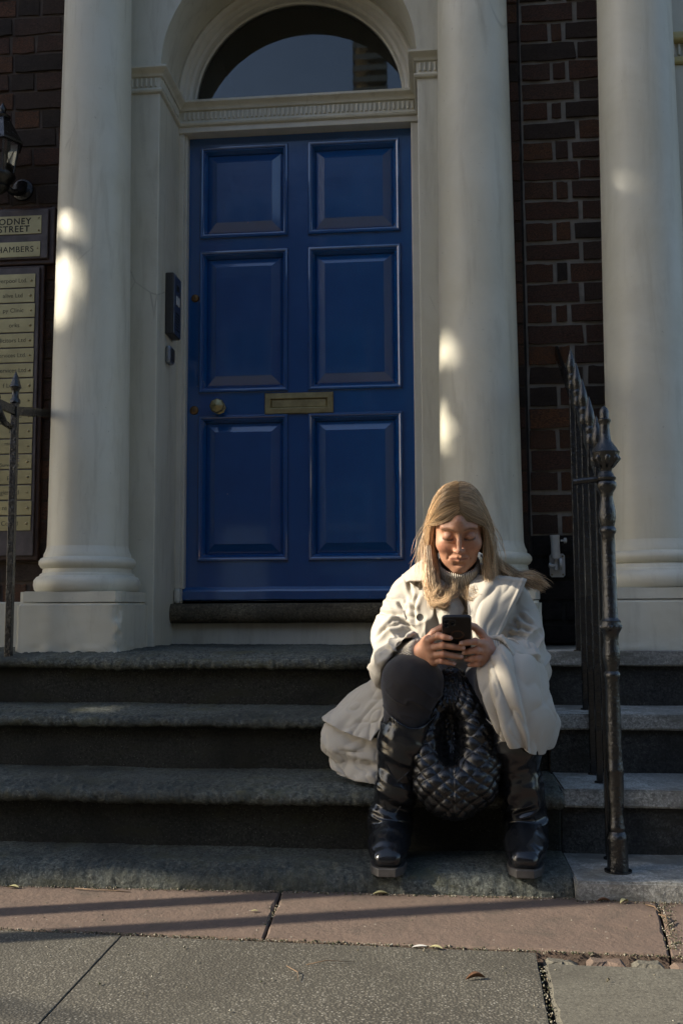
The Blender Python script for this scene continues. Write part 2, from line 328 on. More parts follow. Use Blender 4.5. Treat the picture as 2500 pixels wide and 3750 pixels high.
# ================================================================== stone steps of the blue door
flight = thing('stone_steps', 'dark worn granite doorsteps with rounded nosings below the blue door', 'steps', loc=(-.6, 2.7, 0))
def step_mesh(name, prof, x0, x1, seed, mat_t, mat_r, n_tread):
    """prof: list of (y, z); first n_tread+1 points are tread and nosing (rough), the rest riser"""
    P = []
    for i, (a, b) in enumerate(zip(prof[:-1], prof[1:])):
        k = max(1, int(math.dist(a, b)/.011))
        for j in range(k): P.append((a[0]+(b[0]-a[0])*j/k, a[1]+(b[1]-a[1])*j/k, i))
    P.append((*prof[-1], len(prof)-2)); P = np.array(P); nx = int((x1-x0)/.0065); X = np.linspace(x0, x1, nx)
    T = np.gradient(P[:, :2], axis=0); T /= np.linalg.norm(T, axis=1)[:, None]+1e-9; NR = np.c_[T[:, 1], -T[:, 0]]
    if NR[0, 1] < 0: NR = -NR
    XX, II = np.meshgrid(X, np.arange(len(P)), indexing='ij'); Y = P[II, 0]; Z = P[II, 1]; seg = P[II, 2]
    rough = np.where(seg < n_tread, 1.0, .35); q = np.stack([XX, Y, Z], -1)
    nosew = np.where((seg >= 1) & (seg < n_tread), 1.0, .45); d = rough*nosew*(.0042*fbm(q*75, 2, seed)+.0016*fbm(q*150, 1, seed+5))+.004*fbm(q*np.array([3.5, 9, 9]), 3, seed+9)-np.where((seg >= 1) & (seg < n_tread), .010*np.clip(fbm(q*np.array([11, 14, 14]), 2, seed+21)-.45, 0, 1), 0)
    sag = -.010*np.exp(-((XX+.55)/.75)**2)*(seg < n_tread)
    Y = Y+NR[II, 0]*d; Z = Z+NR[II, 1]*d+sag*.55
    V = np.stack([XX, Y, Z], -1).reshape(-1, 3); F = gridF(nx, len(P)); n0 = len(V)
    m = mesh(name, V, F, mat_t, True); m.materials.append(mat_r)
    sg = (np.array([P[f % len(P), 2] for f in range(len(P)-1)]) >= n_tread).astype(int)
    m.polygons.foreach_set('material_index', np.tile(sg, nx-1).astype(np.int32)); fixn(m)
    bm = bmesh.new(); bm.from_mesh(m); bm.verts.ensure_lookup_table()          # close the ends
    for base in (0, (nx-1)*len(P)):
        vs_ = [bm.verts[base+k] for k in range(len(P))]; bm.faces.new(vs_)
    bmesh.ops.recalc_face_normals(bm, faces=bm.faces); bm.to_mesh(m); bm.free()
    o = link('step', m, flight); o.matrix_parent_inverse = Matrix.Translation(-flight.location); return o
def nose(yf, zt, r, a0=90, a1=-80, squash=1.0, n=8):
    return [(yf+r-r*math.cos(math.radians(a)), zt-r*squash+r*squash*math.sin(math.radians(a))) for a in np.linspace(a0, a1, n)]
SX0, SX1 = -2.7, .3335
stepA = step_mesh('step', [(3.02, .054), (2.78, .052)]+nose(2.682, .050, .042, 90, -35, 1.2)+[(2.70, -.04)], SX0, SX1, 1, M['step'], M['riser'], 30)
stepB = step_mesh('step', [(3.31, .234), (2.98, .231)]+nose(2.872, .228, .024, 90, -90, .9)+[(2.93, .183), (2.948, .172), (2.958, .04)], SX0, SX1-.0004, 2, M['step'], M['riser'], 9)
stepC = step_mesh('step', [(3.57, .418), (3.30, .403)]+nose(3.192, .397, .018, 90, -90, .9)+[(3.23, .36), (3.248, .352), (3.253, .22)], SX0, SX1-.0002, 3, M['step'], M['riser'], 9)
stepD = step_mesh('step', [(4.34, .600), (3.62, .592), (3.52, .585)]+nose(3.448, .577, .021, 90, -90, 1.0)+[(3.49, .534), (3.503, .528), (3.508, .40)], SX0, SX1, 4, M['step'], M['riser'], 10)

# ================================================================== neighbour's steps
nst = thing('stone_steps', 'square-edged grey sandstone doorsteps behind the iron newel post', 'steps', loc=(1.2, 2.7, 0))
def sharp_slab(name, x0, x1, y0, y1, z0, z1, mat, parent, seed, bev=.005):
    o = MB().box(x0, x1, y0, y1, z0, z1).obj(name, mat, parent)
    bm = bmesh.new(); bm.from_mesh(o.data)
    bmesh.ops.bisect_plane  # (kept simple: subdivide long edges then roughen)
    le = [e for e in bm.edges if abs(e.verts[0].co.x-e.verts[1].co.x) > .3]
    bmesh.ops.subdivide_edges(bm, edges=le, cuts=60, use_grid_fill=True)
    bmesh.ops.bevel(bm, geom=[e for e in bm.edges if e.calc_face_angle(0) > 1], offset=bev, segments=2, affect='EDGES')
    P = np.array([v.co for v in bm.verts]); p = P*np.array([9, 20, 30]); kz = .0018*fbm(p, 3, seed); ky = .002*fbm(p+7, 3, seed)
    for v, a, b in zip(bm.verts, kz, ky): v.co.z += a; v.co.y += b
    bm.to_mesh(o.data); bm.free(); o.data.polygons.foreach_set('use_smooth', np.ones(len(o.data.polygons), bool)); o.data.set_sharp_from_angle(angle=.7)
    return o
NS = [(2.666, .046, .10), (2.936, .228, .05), (3.206, .410, .047), (3.476, .593, .05)]; NX0, NX1 = .334, 2.6
for k, (yf, zt, th) in enumerate(NS):
    yb = NS[k+1][0]+.10 if k < 3 else 4.4
    sharp_slab('step', NX0+.004*k, NX1, yf, yb, zt-th, zt, M['slab_step'], nst, 50+k)
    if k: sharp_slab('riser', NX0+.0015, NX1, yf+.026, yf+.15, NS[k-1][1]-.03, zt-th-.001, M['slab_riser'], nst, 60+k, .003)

# ================================================================== the house with the blue door
house = thing('town_house', 'brick town house with cream painted columns and arch round the blue door', 'house', loc=(-.6, 3.9, .6))
XC = -.605; XL, XR = -1.147, -.063; YF, YD = 3.93, 4.30; ZI0, ZI1 = 2.92, 3.03
sur = MB()                                                    # flat pilaster strips either side of the opening
o = MB().box(-1.46, XL, YF, 4.36, .585, ZI0).obj('pilaster', M['paint'], house, bevel=.004)
o = MB().box(XR, .262, YF, 4.36, .585, ZI0).obj('pilaster', M['paint'], house, bevel=.004)
for a, b in ((-1.46, XL), (XR, .262)): MB().box(a, b, YF+.001, 4.36, ZI0, ZI1).obj('impost_block', M['paint'], house)
imp = [(0, 2.918), (.010, 2.922), (.013, 2.930), (.010, 2.938), (.003, 2.943), (.003, 2.988), (.012, 2.991), (.014, 3.0), (.020, 3.006), (.030, 3.012), (.036, 3.018), (.036, 3.028), (0, 3.032)]
path = [(-1.40, YF, 0, -1), (XL, YF, 1, -1), (XL, 4.235, 1, -1), (XR, 4.235, -1, -1), (XR, YF, -1, -1), (.20, YF, 0, -1)]
MB().sweep(imp, path).obj('impost_moulding', M['paint'], house, smooth=True, auto=40)
fl = MB()
for k in range(11): fl.box(-1.375+k*.0205, -1.365+k*.0205, YF-.0105, YF, 2.947, 2.985)
for k in range(13): fl.box(XR+.008+k*.0205, XR+.018+k*.0205, YF-.0105, YF, 2.947, 2.985)
for k in range(51): fl.box(XL+.022+k*.0206, XL+.033+k*.0206, 4.2255, 4.234, 2.948, 2.984)
for k in range(13): fl.box(XL+.002, XL+.0105, YF+.012+k*.0205, YF+.022+k*.0205, 2.947, 2.985)
fo = fl.obj('fluting', M['paint'], house, bevel=.003); fo['kind'] = 'stuff'
# arch: spandrel wall, soffit, archivolt
na = 64; ang = np.linspace(math.pi, 0, na+1); R0 = .541; V = []; F = []
for a in ang:
    x, z = XC+R0*math.cos(a), ZI1+.001+R0*math.sin(a); V += [(x, YF, z), (x, YF, 4.5), (x, 4.30, z), (x, 4.30, 4.5)]
for i in range(na):
    p, q = 4*i, 4*i+4; F += [(p, q, q+1, p+1), (p, p+2, q+2, q), (p+2, p+3, q+3, q+2)]
sp = mobj('arch', V, F, M['paint'], house, smooth=True, auto=35); fixn(sp.data)
for a, b in ((-1.46, XC-R0), (XC+R0, .262)): MB().box(a, b, YF, 4.30, ZI1+.002, 4.5).obj('spandrel', M['paint'], house)
prof = [(.5408, 4.30), (.5408, 4.20), (.530, 4.196), (.522, 4.203), (.518, 4.214), (.506, 4.216), (.500, 4.222), (.496, 4.236), (.484, 4.240), (.480, 4.246), (.478, 4.27), (.470, 4.275), (.470, 4.30)]
V = []; m = len(prof)
for a in ang:
    for r, y in prof: V.append((XC+r*math.cos(a), y, ZI1+r*math.sin(a)))
arv = mobj('archivolt', V, gridF(na+1, m), M['wood_white'], house, smooth=True, auto=30); fixn(arv.data)
# fanlight
V = [(XC, 4.285, ZI1)]+[(XC+.474*math.cos(a), 4.285, ZI1+.474*math.sin(a)) for a in ang]; n1 = len(V)
V += [(x, 4.289, z) for x, y, z in V]; F = [(0, i, i+1) for i in range(1, na+1)]+[(n1, n1+i+1, n1+i) for i in range(1, na+1)]
F += [(i, n1+i, n1+i+1, i+1) for i in range(0, na+1)]+[(na+1, n1+na+1, n1, 0)]
fg = mobj('fanlight_pane', V, F, M['glass'], house); fixn(fg.data)
# transom and frame
MB().box(XL, XR, 4.236, 4.34, ZI0-.028, ZI1+.0).obj('transom', M['wood_white'], house, bevel=.003)
fr = [(XL-.002, -1.112), (-.099, XR+.002)]
for a, b in fr:
    w_ = 1 if a < -.5 else -1
    MB().box(a, b, 4.262, 4.36, .83, 2.893).obj('frame_post', M['wood_white'], house, bevel=.004)
    MB().box(a, b-.012 if w_ > 0 else b, 4.246, 4.2615, .83, 2.893).obj('frame_bead', M['wood_white'], house, bevel=.004)
MB().box(-1.1125, -.0985, 4.268, 4.36, 2.874+.019, 2.8925+.0005).obj('frame_head', M['wood_white'], house)
MB().box(XL, -1.118, 4.225, 4.30, .765, .832).obj('frame_foot', M['wood_white'], house, bevel=.012)
# sill
def bull(x0, x1, yf, z0, z1, mat, name):
    r = (z1-z0)/2; pr = [(4.34, z1), (yf+.05, z1)]+[(yf+r*.75-r*.75*math.cos(a), z0+r+r*math.sin(a)) for a in np.linspace(1.45, -1.45, 10)]+[(yf+.06, z0), (4.34, z0)]
    V = []; X = np.linspace(x0, x1, 80)
    V = np.array([(x, y, z) for x in X for y, z in pr]); d = .002*fbm(V*np.array([12, 20, 20]), 3, 5); V[:, 1] -= d; V[:, 2] += d*.5
    F = gridF(len(X), len(pr), True)+[tuple(range(len(pr))), tuple((len(X)-1)*len(pr)+k for k in range(len(pr)))]
    o = mobj(name, V, F, mat, house, smooth=True, auto=50); fixn(o.data); return o
bull(XL-.022, XR+.01, 4.165, .682, .766, M['sill'], 'door_sill')
rs = sharp_slab('sill_riser', XL-.004, XR+.004, 4.222, 4.34, .58, .683, M['paint'], house, 71, .004)
# dark hallway behind the fanlight
hall = MB(); hall.box(-1.4, .2, 4.40, 8.0, .6, 4.4); ho = hall.obj('hallway', M['dark'], house)
bm = bmesh.new(); bm.from_mesh(ho.data); bmesh.ops.delete(bm, geom=[f for f in bm.faces if abs(f.calc_center_median().y-4.40) < .01], context='FACES'); bmesh.ops.reverse_faces(bm, faces=bm.faces); bm.to_mesh(ho.data); bm.free()
MB().box(-2.6, -1.42, 4.301, 4.42, .5, 4.5).obj('wall_core', M['dark'], house); MB().box(.24, .40, 4.301, 4.42, .5, 4.5).obj('wall_core', M['dark'], house)

# columns
def column(parent, cx, cy=3.79, mat='paint', hw=.20, rb=.155, rt=.126, z0=.592, seed=0):
    pr = [(rb+.030, .898), (rb+.032, .905), (rb+.030, .935), (rb+.020, .944), (rb+.012, .947), (rb+.011, .957), (rb+.005, .966), (rb+.0015, .985)]
    zt = 4.3
    for t in np.linspace(0.02, 1, 40):
        z = 1.0+(zt-1.0)*t; u = min(1, (z-1.0)/3.0); pr.append((rb-(rb-rt)*(u**1.25), z))
    s = MB().lathe(pr[7:], (cx, cy, 0), 72, caps=True).obj('column', M[mat], parent, smooth=True, auto=50)
    base = [(hw-.006, .812), (hw+.0, .820), (hw+.004, .838), (hw+.002, .856), (hw-.008, .869), (hw-.018, .873), (hw-.020, .880), (hw-.028, .884), (hw-.030, .893)]+[(rb+.014, .900), (rb+.023, .906), (rb+.030, .918), (rb+.030, .930), (rb+.022, .941), (rb+.013, .945), (rb+.012, .957), (rb+.006, .968), (rb+.0005, .990)]
    b = MB().lathe(base, (cx, cy, 0), 72).obj('column_base', M[mat], s, smooth=True, auto=50)
    for (z_0, z_1, h) in ((z0-.02, .768, hw), (.770, .812, hw-.006)):
        q = MB().box(cx-h, cx+h, cy-h, cy+h, z_0, z_1).obj('plinth', M[mat], s)
        bm = bmesh.new(); bm.from_mesh(q.data); bmesh.ops.subdivide_edges(bm, edges=bm.edges, cuts=22, use_grid_fill=True)
        ed = [e for e in bm.edges if e.calc_face_angle(0) > 1]; bmesh.ops.bevel(bm, geom=ed, offset=.010 if z_0 < .7 else .016, segments=3, affect='EDGES')
        P = np.array([v.co for v in bm.verts]); d = .0022*fbm(P*14, 3, seed)+np.where(P[:, 2] < z0+.02, .006*fbm(P*40, 2, seed+3), 0)
        # a chipped corner on the lower block
        cr = np.maximum(0, 1-np.hypot(P[:, 0]-(cx+h), P[:, 1]-(cy-h))/.03)*np.maximum(0, .4+fbm(P*34, 3, seed+8))*.016 if z_0 < .7 else 0
        for v, k, c in zip(bm.verts, d, np.broadcast_to(cr, len(P))):
            dv = Vector((v.co.x-cx, v.co.y-cy, 0)); dv.normalize(); v.co += dv*(k-c)
        bm.to_mesh(q.data); bm.free(); q.data.polygons.foreach_set('use_smooth', np.ones(len(q.data.polygons), bool)); q.data.set_sharp_from_angle(angle=.9)
    return s
column(house, XC-.767, seed=3); column(house, XC+.765, seed=9)

# ================================================================== brickwork
def brick_variants(k=8):
    out = []
    for s in range(k):
        bm = bmesh.new(); bmesh.ops.create_cube(bm, size=1.0)
        bmesh.ops.subdivide_edges(bm, edges=[e for e in bm.edges if abs(e.verts[0].co.x-e.verts[1].co.x) > .5], cuts=4, use_grid_fill=True)
        bmesh.ops.delete(bm, geom=[f for f in bm.faces if f.calc_center_median().y > .49], context='FACES')
        for v in bm.verts:
            front = v.co.y < 0; p = np.array([[v.co.x*3, v.co.z*2, s*5.3]]); q = np.array([[v.co.x*3, v.co.z*2, s*5.3+50]])
            e = abs(v.co.x) > .49
            if front: v.co.z += .05*float(fbm(p, 2, s)[0]); v.co.x += (.03*float(fbm(q, 2, s)[0]) if e else 0); v.co.z *= .955; v.co.x *= .975; v.co.y += .08*float(fbm(q+9, 2, s)[0])
        m = bpy.data.meshes.new('brick'); bm.to_mesh(m); bm.free(); m.materials.append(M['brick']); out.append(m)
    return out
M['soot'] = stone_mat('soot_blackened_brick', (.010, .010, .010), (.026, .022, .020), (.25, .25, .24), (.03, .02, .016), 120, .6)
BV = brick_variants()
BV_SOOT = [m.copy() for m in BV[:4]]
for m in BV_SOOT: m.materials[0] = M['soot']
def put_brick(parent, x0, x1, z0, z1, yf, dep=.03, soot=False):
    o = bpy.data.objects.new('brick', random.choice(BV_SOOT if soot else BV)); COL.objects.link(o); o.parent = parent
    o.matrix_parent_inverse = Matrix.Translation(-parent.location)
    if parent.parent is not None: o.matrix_parent_inverse = Matrix.Identity(4)
    o.location = ((x0+x1)/2, yf+dep/2+random.uniform(-.003, .002), (z0+z1)/2); o.scale = (x1-x0, dep, z1-z0)
    o.rotation_euler = (random.uniform(-.01, .01), random.uniform(-.012, .012), random.uniform(-.012, .012)); return o
CO = .0855
wl = MB().box(-2.6, -1.40, 3.992, 4.30, .5, 4.5).obj('brick_wall', M['mortar_red'], house)
wl.matrix_parent_inverse = Matrix.Translation(-house.location)
row = 0; z = .60
while z < 4.35:
    x = -2.05+(.11 if row % 2 else 0)+random.uniform(-.02, .02); k = row
    while x < -1.43:
        L = (.215 if (k % 2 == 0) else .105)+random.uniform(-.008, .008)
        put_brick(wl, x, x+L, z+.004, z+CO-.007, 3.985); x += L+.011; k += 1
    z += CO; row += 1
MB().box(-2.6, -1.568, 3.95, 3.991, .55, .776).obj('wall_plinth', M['paint2'], house, bevel=.006)

# neighbouring house
nb_house = thing('town_house', 'neighbouring house front with bare brick strip and one cream column', 'house', loc=(.9, 3.95, .6))
wr = MB().box(.362, .98, 3.992, 4.30, 1.026, 4.5).obj('brick_wall', M['mortar'], nb_house); MB().box(.362, .98, 3.9915, 4.30, .5, 1.025).obj('wall_base', M['mortar_black'], nb_house)
wq = MB().box(.255, .356, 3.988, 4.30, .5, 4.5).obj('brick_wall', M['mortar_red'], house)
z = .60; row = 0
while z < 4.35:
    a = z+.005; b = z+CO-.008; j = lambda s=.006: random.uniform(-s, s)
    if row % 2 == 0:
        xs = [(.368, .583+j()), (.598+j(), .70)]
    else:
        e1 = .475+j(.012); e2 = e1+.062+j(.008); xs = [(.368, e1), (e1+.015, e2), (e2+.016, .72)]
    for u, v in xs: put_brick(wr, u+j(.003), v, a+j(.003), b+j(.003), 3.984, soot=z < .99)
    put_brick(wq, .258, .352, z+.003, z+CO-.003, 3.981); z += CO; row += 1
MB().box(.3535, .3615, 3.985, 4.1, .5, 4.5).obj('wall_joint', M['mortar_black'], nb_house)
column(nb_house, .789, 3.79, 'paint2', .215, .158, .130, .593, 14)
MB().box(.86, 1.6, 3.93, 4.3, .58, 2.915).obj('pilaster', M['paint2'], nb_house, bevel=.004)
M['ochre'] = paint_mat('yellowed_paint', (.50, .43, .20), .2)
MB().box(.86, 1.6, 3.915, 4.3, 2.916, 2.945).obj('impost_moulding', M['ochre'], nb_house, bevel=.008)
MB().box(.86, 1.6, 3.925, 4.3, 2.946, 3.0).obj('impost_block', M['paint2'], nb_house)
MB().box(.86, 1.6, 3.895, 4.3, 3.001, 3.04).obj('impost_moulding', M['ochre'], nb_house, bevel=.01)
fl = MB()
for k in range(24): fl.box(.88+k*.0205, .89+k*.0205, 3.915, 3.925, 2.949, 2.997)
fl.obj('fluting', M['paint2'], nb_house, bevel=.003)['kind'] = 'stuff'
MB().box(.86, 1.6, 3.93, 4.3, 3.041, 4.5).obj('spandrel', M['paint2'], nb_house)

# ================================================================== blue door
door = thing('front_door', 'royal blue six-panelled front door with brass knob and letter plate', 'door', loc=(XC, YD, .777))
DX0, DX1, DZ0, DZ1 = -1.1115, -.0995, .777, 2.892
px = [(-1.056, -.660), (-.562, -.156)]; pz = [(.955, 1.596), (1.708, 2.352), (2.419, 2.843)]
mdl = .0
def ring(rect, prof, fill=False):
    x0, x1, z0, z1 = rect; V = []; F = []
    for i, (s, y) in enumerate(prof): V += [(x0+s, y, z0+s), (x1-s, y, z0+s), (x1-s, y, z1-s), (x0+s, y, z1-s)]
    for i in range(len(prof)-1):
        for k in range(4): F.append((4*i+k, 4*i+(k+1) % 4, 4*i+4+(k+1) % 4, 4*i+4+k))
    if fill: n = 4*(len(prof)-1); F.append((n, n+1, n+2, n+3))
    return V, F
for a, b in ((DX0, px[0][0]), (px[0][1], px[1][0]), (px[1][1], DX1)): MB().box(a, b, YD, YD+.045, DZ0, DZ1).obj('stile', M['blue'], door)
for (a, b) in px:
    for c, d in ((DZ0, pz[0][0]), (pz[0][1], pz[1][0]), (pz[1][1], pz[2][0]), (pz[2][1], DZ1)): MB().box(a, b, YD+.0004, YD+.045, c, d).obj('rail', M['blue'], door)
for r in pz:
    for c in px:
        V, F = ring((*c, *r), [(0, 4.325), (.022, 4.325), (.028, 4.322), (.030, 4.3195), (.070, 4.3015), (.0715, 4.3005), (.0735, 4.3005)], True)
        p = mobj('panel', V, F, M['blue'], door); fixn(p.data)
        V, F = ring((*c, *r), [(-.004, YD+.002), (-.004, 4.293), (-.001, 4.289), (.005, 4.2875), (.010, 4.290), (.012, 4.294), (.016, 4.2945), (.019, 4.299), (.023, 4.306), (.027, 4.312), (.029, 4.324)])
        q = mobj('panel_moulding', V, F, M['blue'], p, smooth=True, auto=25); fixn(q.data)
V = []
pr = [(4.30, .838), (4.296, .838), (4.277, .826), (4.272, .818), (4.272, .784), (4.280, .7785), (4.31, .7785)]
for x in np.linspace(DX0-.012, DX1, 40):
    for y, zz in pr: V.append((x, y+.0012*float(vnoise(np.array([[x*9, y*30, zz*30]]))[0]), zz+.0015*float(vnoise(np.array([[x*7, 3, zz*3]]))[0])))
o = mobj('drip_board', V, gridF(40, len(pr), True)+[tuple(range(len(pr)))], M['blue'], door); fixn(o.data)
lp = MB(); V, F = ring((-.760, -.455, 1.600, 1.694), [(0, 4.30), (0, 4.2915), (.003, 4.289), (.024, 4.2885), (.027, 4.2905), (.029, 4.297)]); lp.add(V, F)
lpo = lp.obj('letter_plate', M['brass'], door)
V, F = ring((-.729, -.486, 1.630, 1.664), [(-.004, 4.2985), (0, 4.2945), (.002, 4.293)], True); f_ = mobj('flap', V, F, M['brass'], lpo); fixn(f_.data)
kn = MB().lathe([(.030, 0), (.030, .004), (.014, .008), (.011, .022), (.018, .028), (.031, .038), (.034, .048), (.029, .056), (.012, .062), (.002, .0655)], (-.966, YD, 1.636), 8, axis=(0, -1, 0))
kn.obj('knob', M['brass'], door)
for zz, r in ((2.141, .015), (1.627, .017)):
    c = MB().lathe([(r+.003, 0), (r+.002, .004), (r-.002, .007), (.004, .008)], (-1.080, YD, zz), 20, axis=(0, -1, 0)).obj('lock_cylinder', M['brass_old'], door, smooth=True, auto=40)
    MB().box(-1.0815, -1.0785, YD-.0088, YD-.007, zz-.007, zz+.007).obj('keyhole', M['ink'], c)
# ================================================================== railings
def lathe_obj(name, prof, c, mat, parent, n=24, axis=(0, 0, 1)):
    return MB().lathe(prof, c, n, axis).obj(name, mat, parent, smooth=True, auto=45)
rail = thing('iron_railing', 'black iron stair railing with a turned newel post between the two flights', 'railing', loc=(.458, 2.77, .046))
K = 1/1326.
np_ = [(3196, 38), (3185, 37), (3095, 35), (3082, 37), (3074, 37), (3066, 33), (3056, 28), (3047, 31), (3036, 30), (3024, 26), (2990, 25), (2961, 26), (2905, 29), (2862, 29), (2850, 32), (2838, 33), (2826, 29), (2800, 28), (2746, 27), (2612, 25.5), (2527, 24), (2518, 27), (2510, 30), (2502, 28), (2495, 22), (2482, 24), (2462, 29), (2440, 31.5), (2420, 30), (2390, 25), (2362, 28), (2350, 35), (2340, 40), (2332, 40), (2322, 36), (2316, 37), (2308, 29), (2300, 27), (2037, 25), (2003, 24), (1996, 29), (1988, 31.5), (1980, 29), (1973, 24), (1955, 29), (1939, 31.5), (1915, 30), (1868, 22), (1850, 24), (1835, 33), (1822, 37), (1812, 36), (1806, 29), (1800, 35), (1794, 36), (1786, 30), (1770, 21), (1760, 24), (1745, 37), (1725, 46), (1706, 50), (1700, 52), (1694, 47), (1680, 38), (1658, 23), (1636, 19.5), (1605, 17.5), (1590, 20), (1584, 24), (1579, 24), (1573, 17), (1562, 16.5), (1548, 17.5), (1536, 13), (1528, 6), (1525, 1)]
zof = lambda p: .046+(3196-p)*K*.9935
lathe_obj('newel_post', [(r*K, zof(p)-.046) for p, r in np_], (.458, 2.77, .046), M['iron'], rail, 28)
MB().prism([(.458+.036*math.cos(a), 2.77+.036*math.sin(a)) for a in np.linspace(0, 6.2, 20)], .043, .051).obj('base_flange', M['iron'], rail)
nl = rail.children[0]
for k in range(8):                                            # gadroons under the ball
    a = 2*math.pi*k/8; MB().tube([(.458+.030*math.cos(a), 2.77+.030*math.sin(a), zof(1706)), (.458+.034*math.cos(a), 2.77+.034*math.sin(a), zof(1722)), (.458+.018*math.cos(a), 2.77+.018*math.sin(a), zof(1756))], [.004, .009, .004], 8).obj('gadroon', M['iron'], nl, smooth=True)
for k in range(6):
    a = 2*math.pi*k/6+.3; MB().tube([(.458+.024*math.cos(a), 2.77+.024*math.sin(a), zof(2350)), (.458+.026*math.cos(a), 2.77+.026*math.sin(a), zof(2330))], [.005, .009], 8).obj('boss', M['iron'], nl, smooth=True)
MB().tube([(.458, 2.77, zof(1797)), (.425, 2.772, zof(1800)), (.395, 2.776, zof(1803)), (.372, 2.780, zof(1806))], [.013, .0125, .012, .0115], 12, flat=.75).obj('handrail_stub', M['iron'], rail, smooth=True, auto=50)
rz = lambda y: 1.036+(y-2.77)*.60
bz = lambda y: [.046, .228, .410, .593][0 if y < 2.936 else 1 if y < 3.206 else 2 if y < 3.476 else 3]
MB().add([(.452+dx+(y-2.78)*.018, y, rz(y)+dz) for y in (2.78, 3.99) for dx, dz in ((0, -.022), (.014, -.022), (.014, .022), (0, .022))], [(0, 1, 5, 4), (1, 2, 6, 5), (2, 3, 7, 6), (3, 0, 4, 7), (0, 3, 2, 1), (4, 5, 6, 7)]).obj('sloping_rail', M['iron'], rail, bevel=.003)
for k in range(5):
    y = 2.905+.149*k; z0 = bz(y); zr = rz(y); x = .458+.003*k
    b = MB().box(x-.0095, x+.0095, y-.0095, y+.0095, z0-.004, zr+.03).obj('baluster', M['iron'], rail, bevel=.002)
    lathe_obj('finial', [(.010, 0), (.0135, .006), (.0135, .030), (.0105, .034), (.0145, .044), (.0145, .052), (.010, .058), (.0125, .066), (.0165, .082), (.0135, .104), (.006, .132), (.001, .150)], (x, y, zr+.028), M['iron'], b, 12)
    MB().prism([(x+.017*math.cos(a), y+.017*math.sin(a)) for a in np.linspace(0, 6.2, 12)], z0-.004, z0+.004).obj('base_flange', M['iron'], b)

rl = thing('iron_railing', 'spear-topped black iron railing by the brass name plates', 'railing', loc=(-1.556, 3.5, .59))
for k, (y, top) in enumerate(((3.5, 1.627), (3.33, 1.552))):
    x = -1.556+.0*k; b = MB().box(x-.012, x+.012, y-.012, y+.012, .57, top-.118).obj('baluster', M['iron'], rl, bevel=.002)
    lathe_obj('finial', [(.013, 0), (.0185, .004), (.0185, .016), (.013, .022), (.012, .046), (.014, .052), (.021, .064), (.0175, .076), (.008, .106), (.001, .123)], (x, y, top-.123), M['iron'], b, 12)
MB().add([(-1.556+dx, y, zz+dz) for y, zz in ((3.20, 1.475), (3.5, 1.478), (3.99, 1.560)) for dx, dz in ((-.008, -.017), (.008, -.017), (.008, .017), (-.008, .017))], [(4*i+k, 4*i+(k+1) % 4, 4*i+4+(k+1) % 4, 4*i+4+k) for i in (0, 1) for k in range(4)]+[(0, 3, 2, 1), (8, 9, 10, 11)]).obj('top_rail', M['iron'], rl, bevel=.003)
MB().tube([(-1.556, 3.33, 1.47), (-1.55, 3.36, 1.44), (-1.55, 3.40, 1.415), (-1.556, 3.46, 1.41)], [.018, .015, .012, .010], 10).obj('scroll_bracket', M['iron'], rl, smooth=True)

# ================================================================== things on the walls
def text(body, size, loc, mat, parent, align='RIGHT', name='lettering', font_shear=0, space=1.0, bold=0):
    c = bpy.data.curves.new(name, 'FONT'); c.body = body; c.size = size; c.align_x = align; c.align_y = 'CENTER'; c.extrude = .0004; c.space_character = space; c.offset = bold
    t = bpy.data.objects.new(name, c); COL.objects.link(t); bpy.context.view_layer.update()
    me = bpy.data.meshes.new_from_object(t.evaluated_get(bpy.context.evaluated_depsgraph_get())); bpy.data.objects.remove(t); bpy.data.curves.remove(c)
    V = [(loc[0]+v.co.x, loc[1]-v.co.z, loc[2]+v.co.y) for v in me.vertices]; F = [tuple(p.vertices) for p in me.polygons]; bpy.data.meshes.remove(me)
    return mobj(name, V, F, mat, parent)
def plate(parent, x0, x1, z0, z1, y, mat=None, th=.003):
    return MB().box(x0, x1, y-th, y, z0, z1).obj('brass_plate', mat or M['plaque'], parent, bevel=.0012)
def screw(parent, x, y, z, r=.0055):
    return lathe_obj('screw', [(r, 0), (r, .0015), (r*.7, .004), (.0006, .005)], (x, y, z), M['screw'], parent, 12, (0, -1, 0))
sb = thing('sign_board', 'wooden board with two brass plates reading RODNEY STREET and CHAMBERS', 'sign', loc=(-1.9, 3.97, 2.21))
MB().box(-2.25, -1.603, 3.955, 3.985, 2.203, 2.452).obj('backing_board', M['board'], sb, bevel=.006)
MB().box(-2.22, -1.629, 3.943, 3.9545, 2.224, 2.440).obj('face_board', M['board_grey'], sb, bevel=.004)
p = plate(sb, -2.10, -1.657, 2.332, 2.412, 3.9425); 
text('RODNEY', .0385, (-1.703, 3.939, 2.3865), M['ink'], p, space=1.12, bold=.0006); text('STREET', .0385, (-1.709, 3.939, 2.3535), M['ink'], p, space=1.12, bold=.0006)
screw(p, -1.669, 3.939, 2.400, .0035); screw(p, -1.669, 3.939, 2.346, .0035)
p = plate(sb, -2.10, -1.660, 2.232, 2.298, 3.9425); text('CHAMBERS', .036, (-1.688, 3.939, 2.264), M['ink'], p, space=1.08); screw(p, -1.671, 3.939, 2.268, .0035)
s2 = thing('sign_board', 'tall wooden board with a column of small brass tenant plates', 'sign', loc=(-1.9, 3.97, .95))
MB().box(-2.25, -1.645, 3.955, 3.985, .945, 2.199).obj('backing_board', M['board'], s2, bevel=.006)
MB().box(-2.22, -1.662, 3.945, 3.9545, .965, 2.186).obj('face_board', M['board_grey'], s2, bevel=.003)
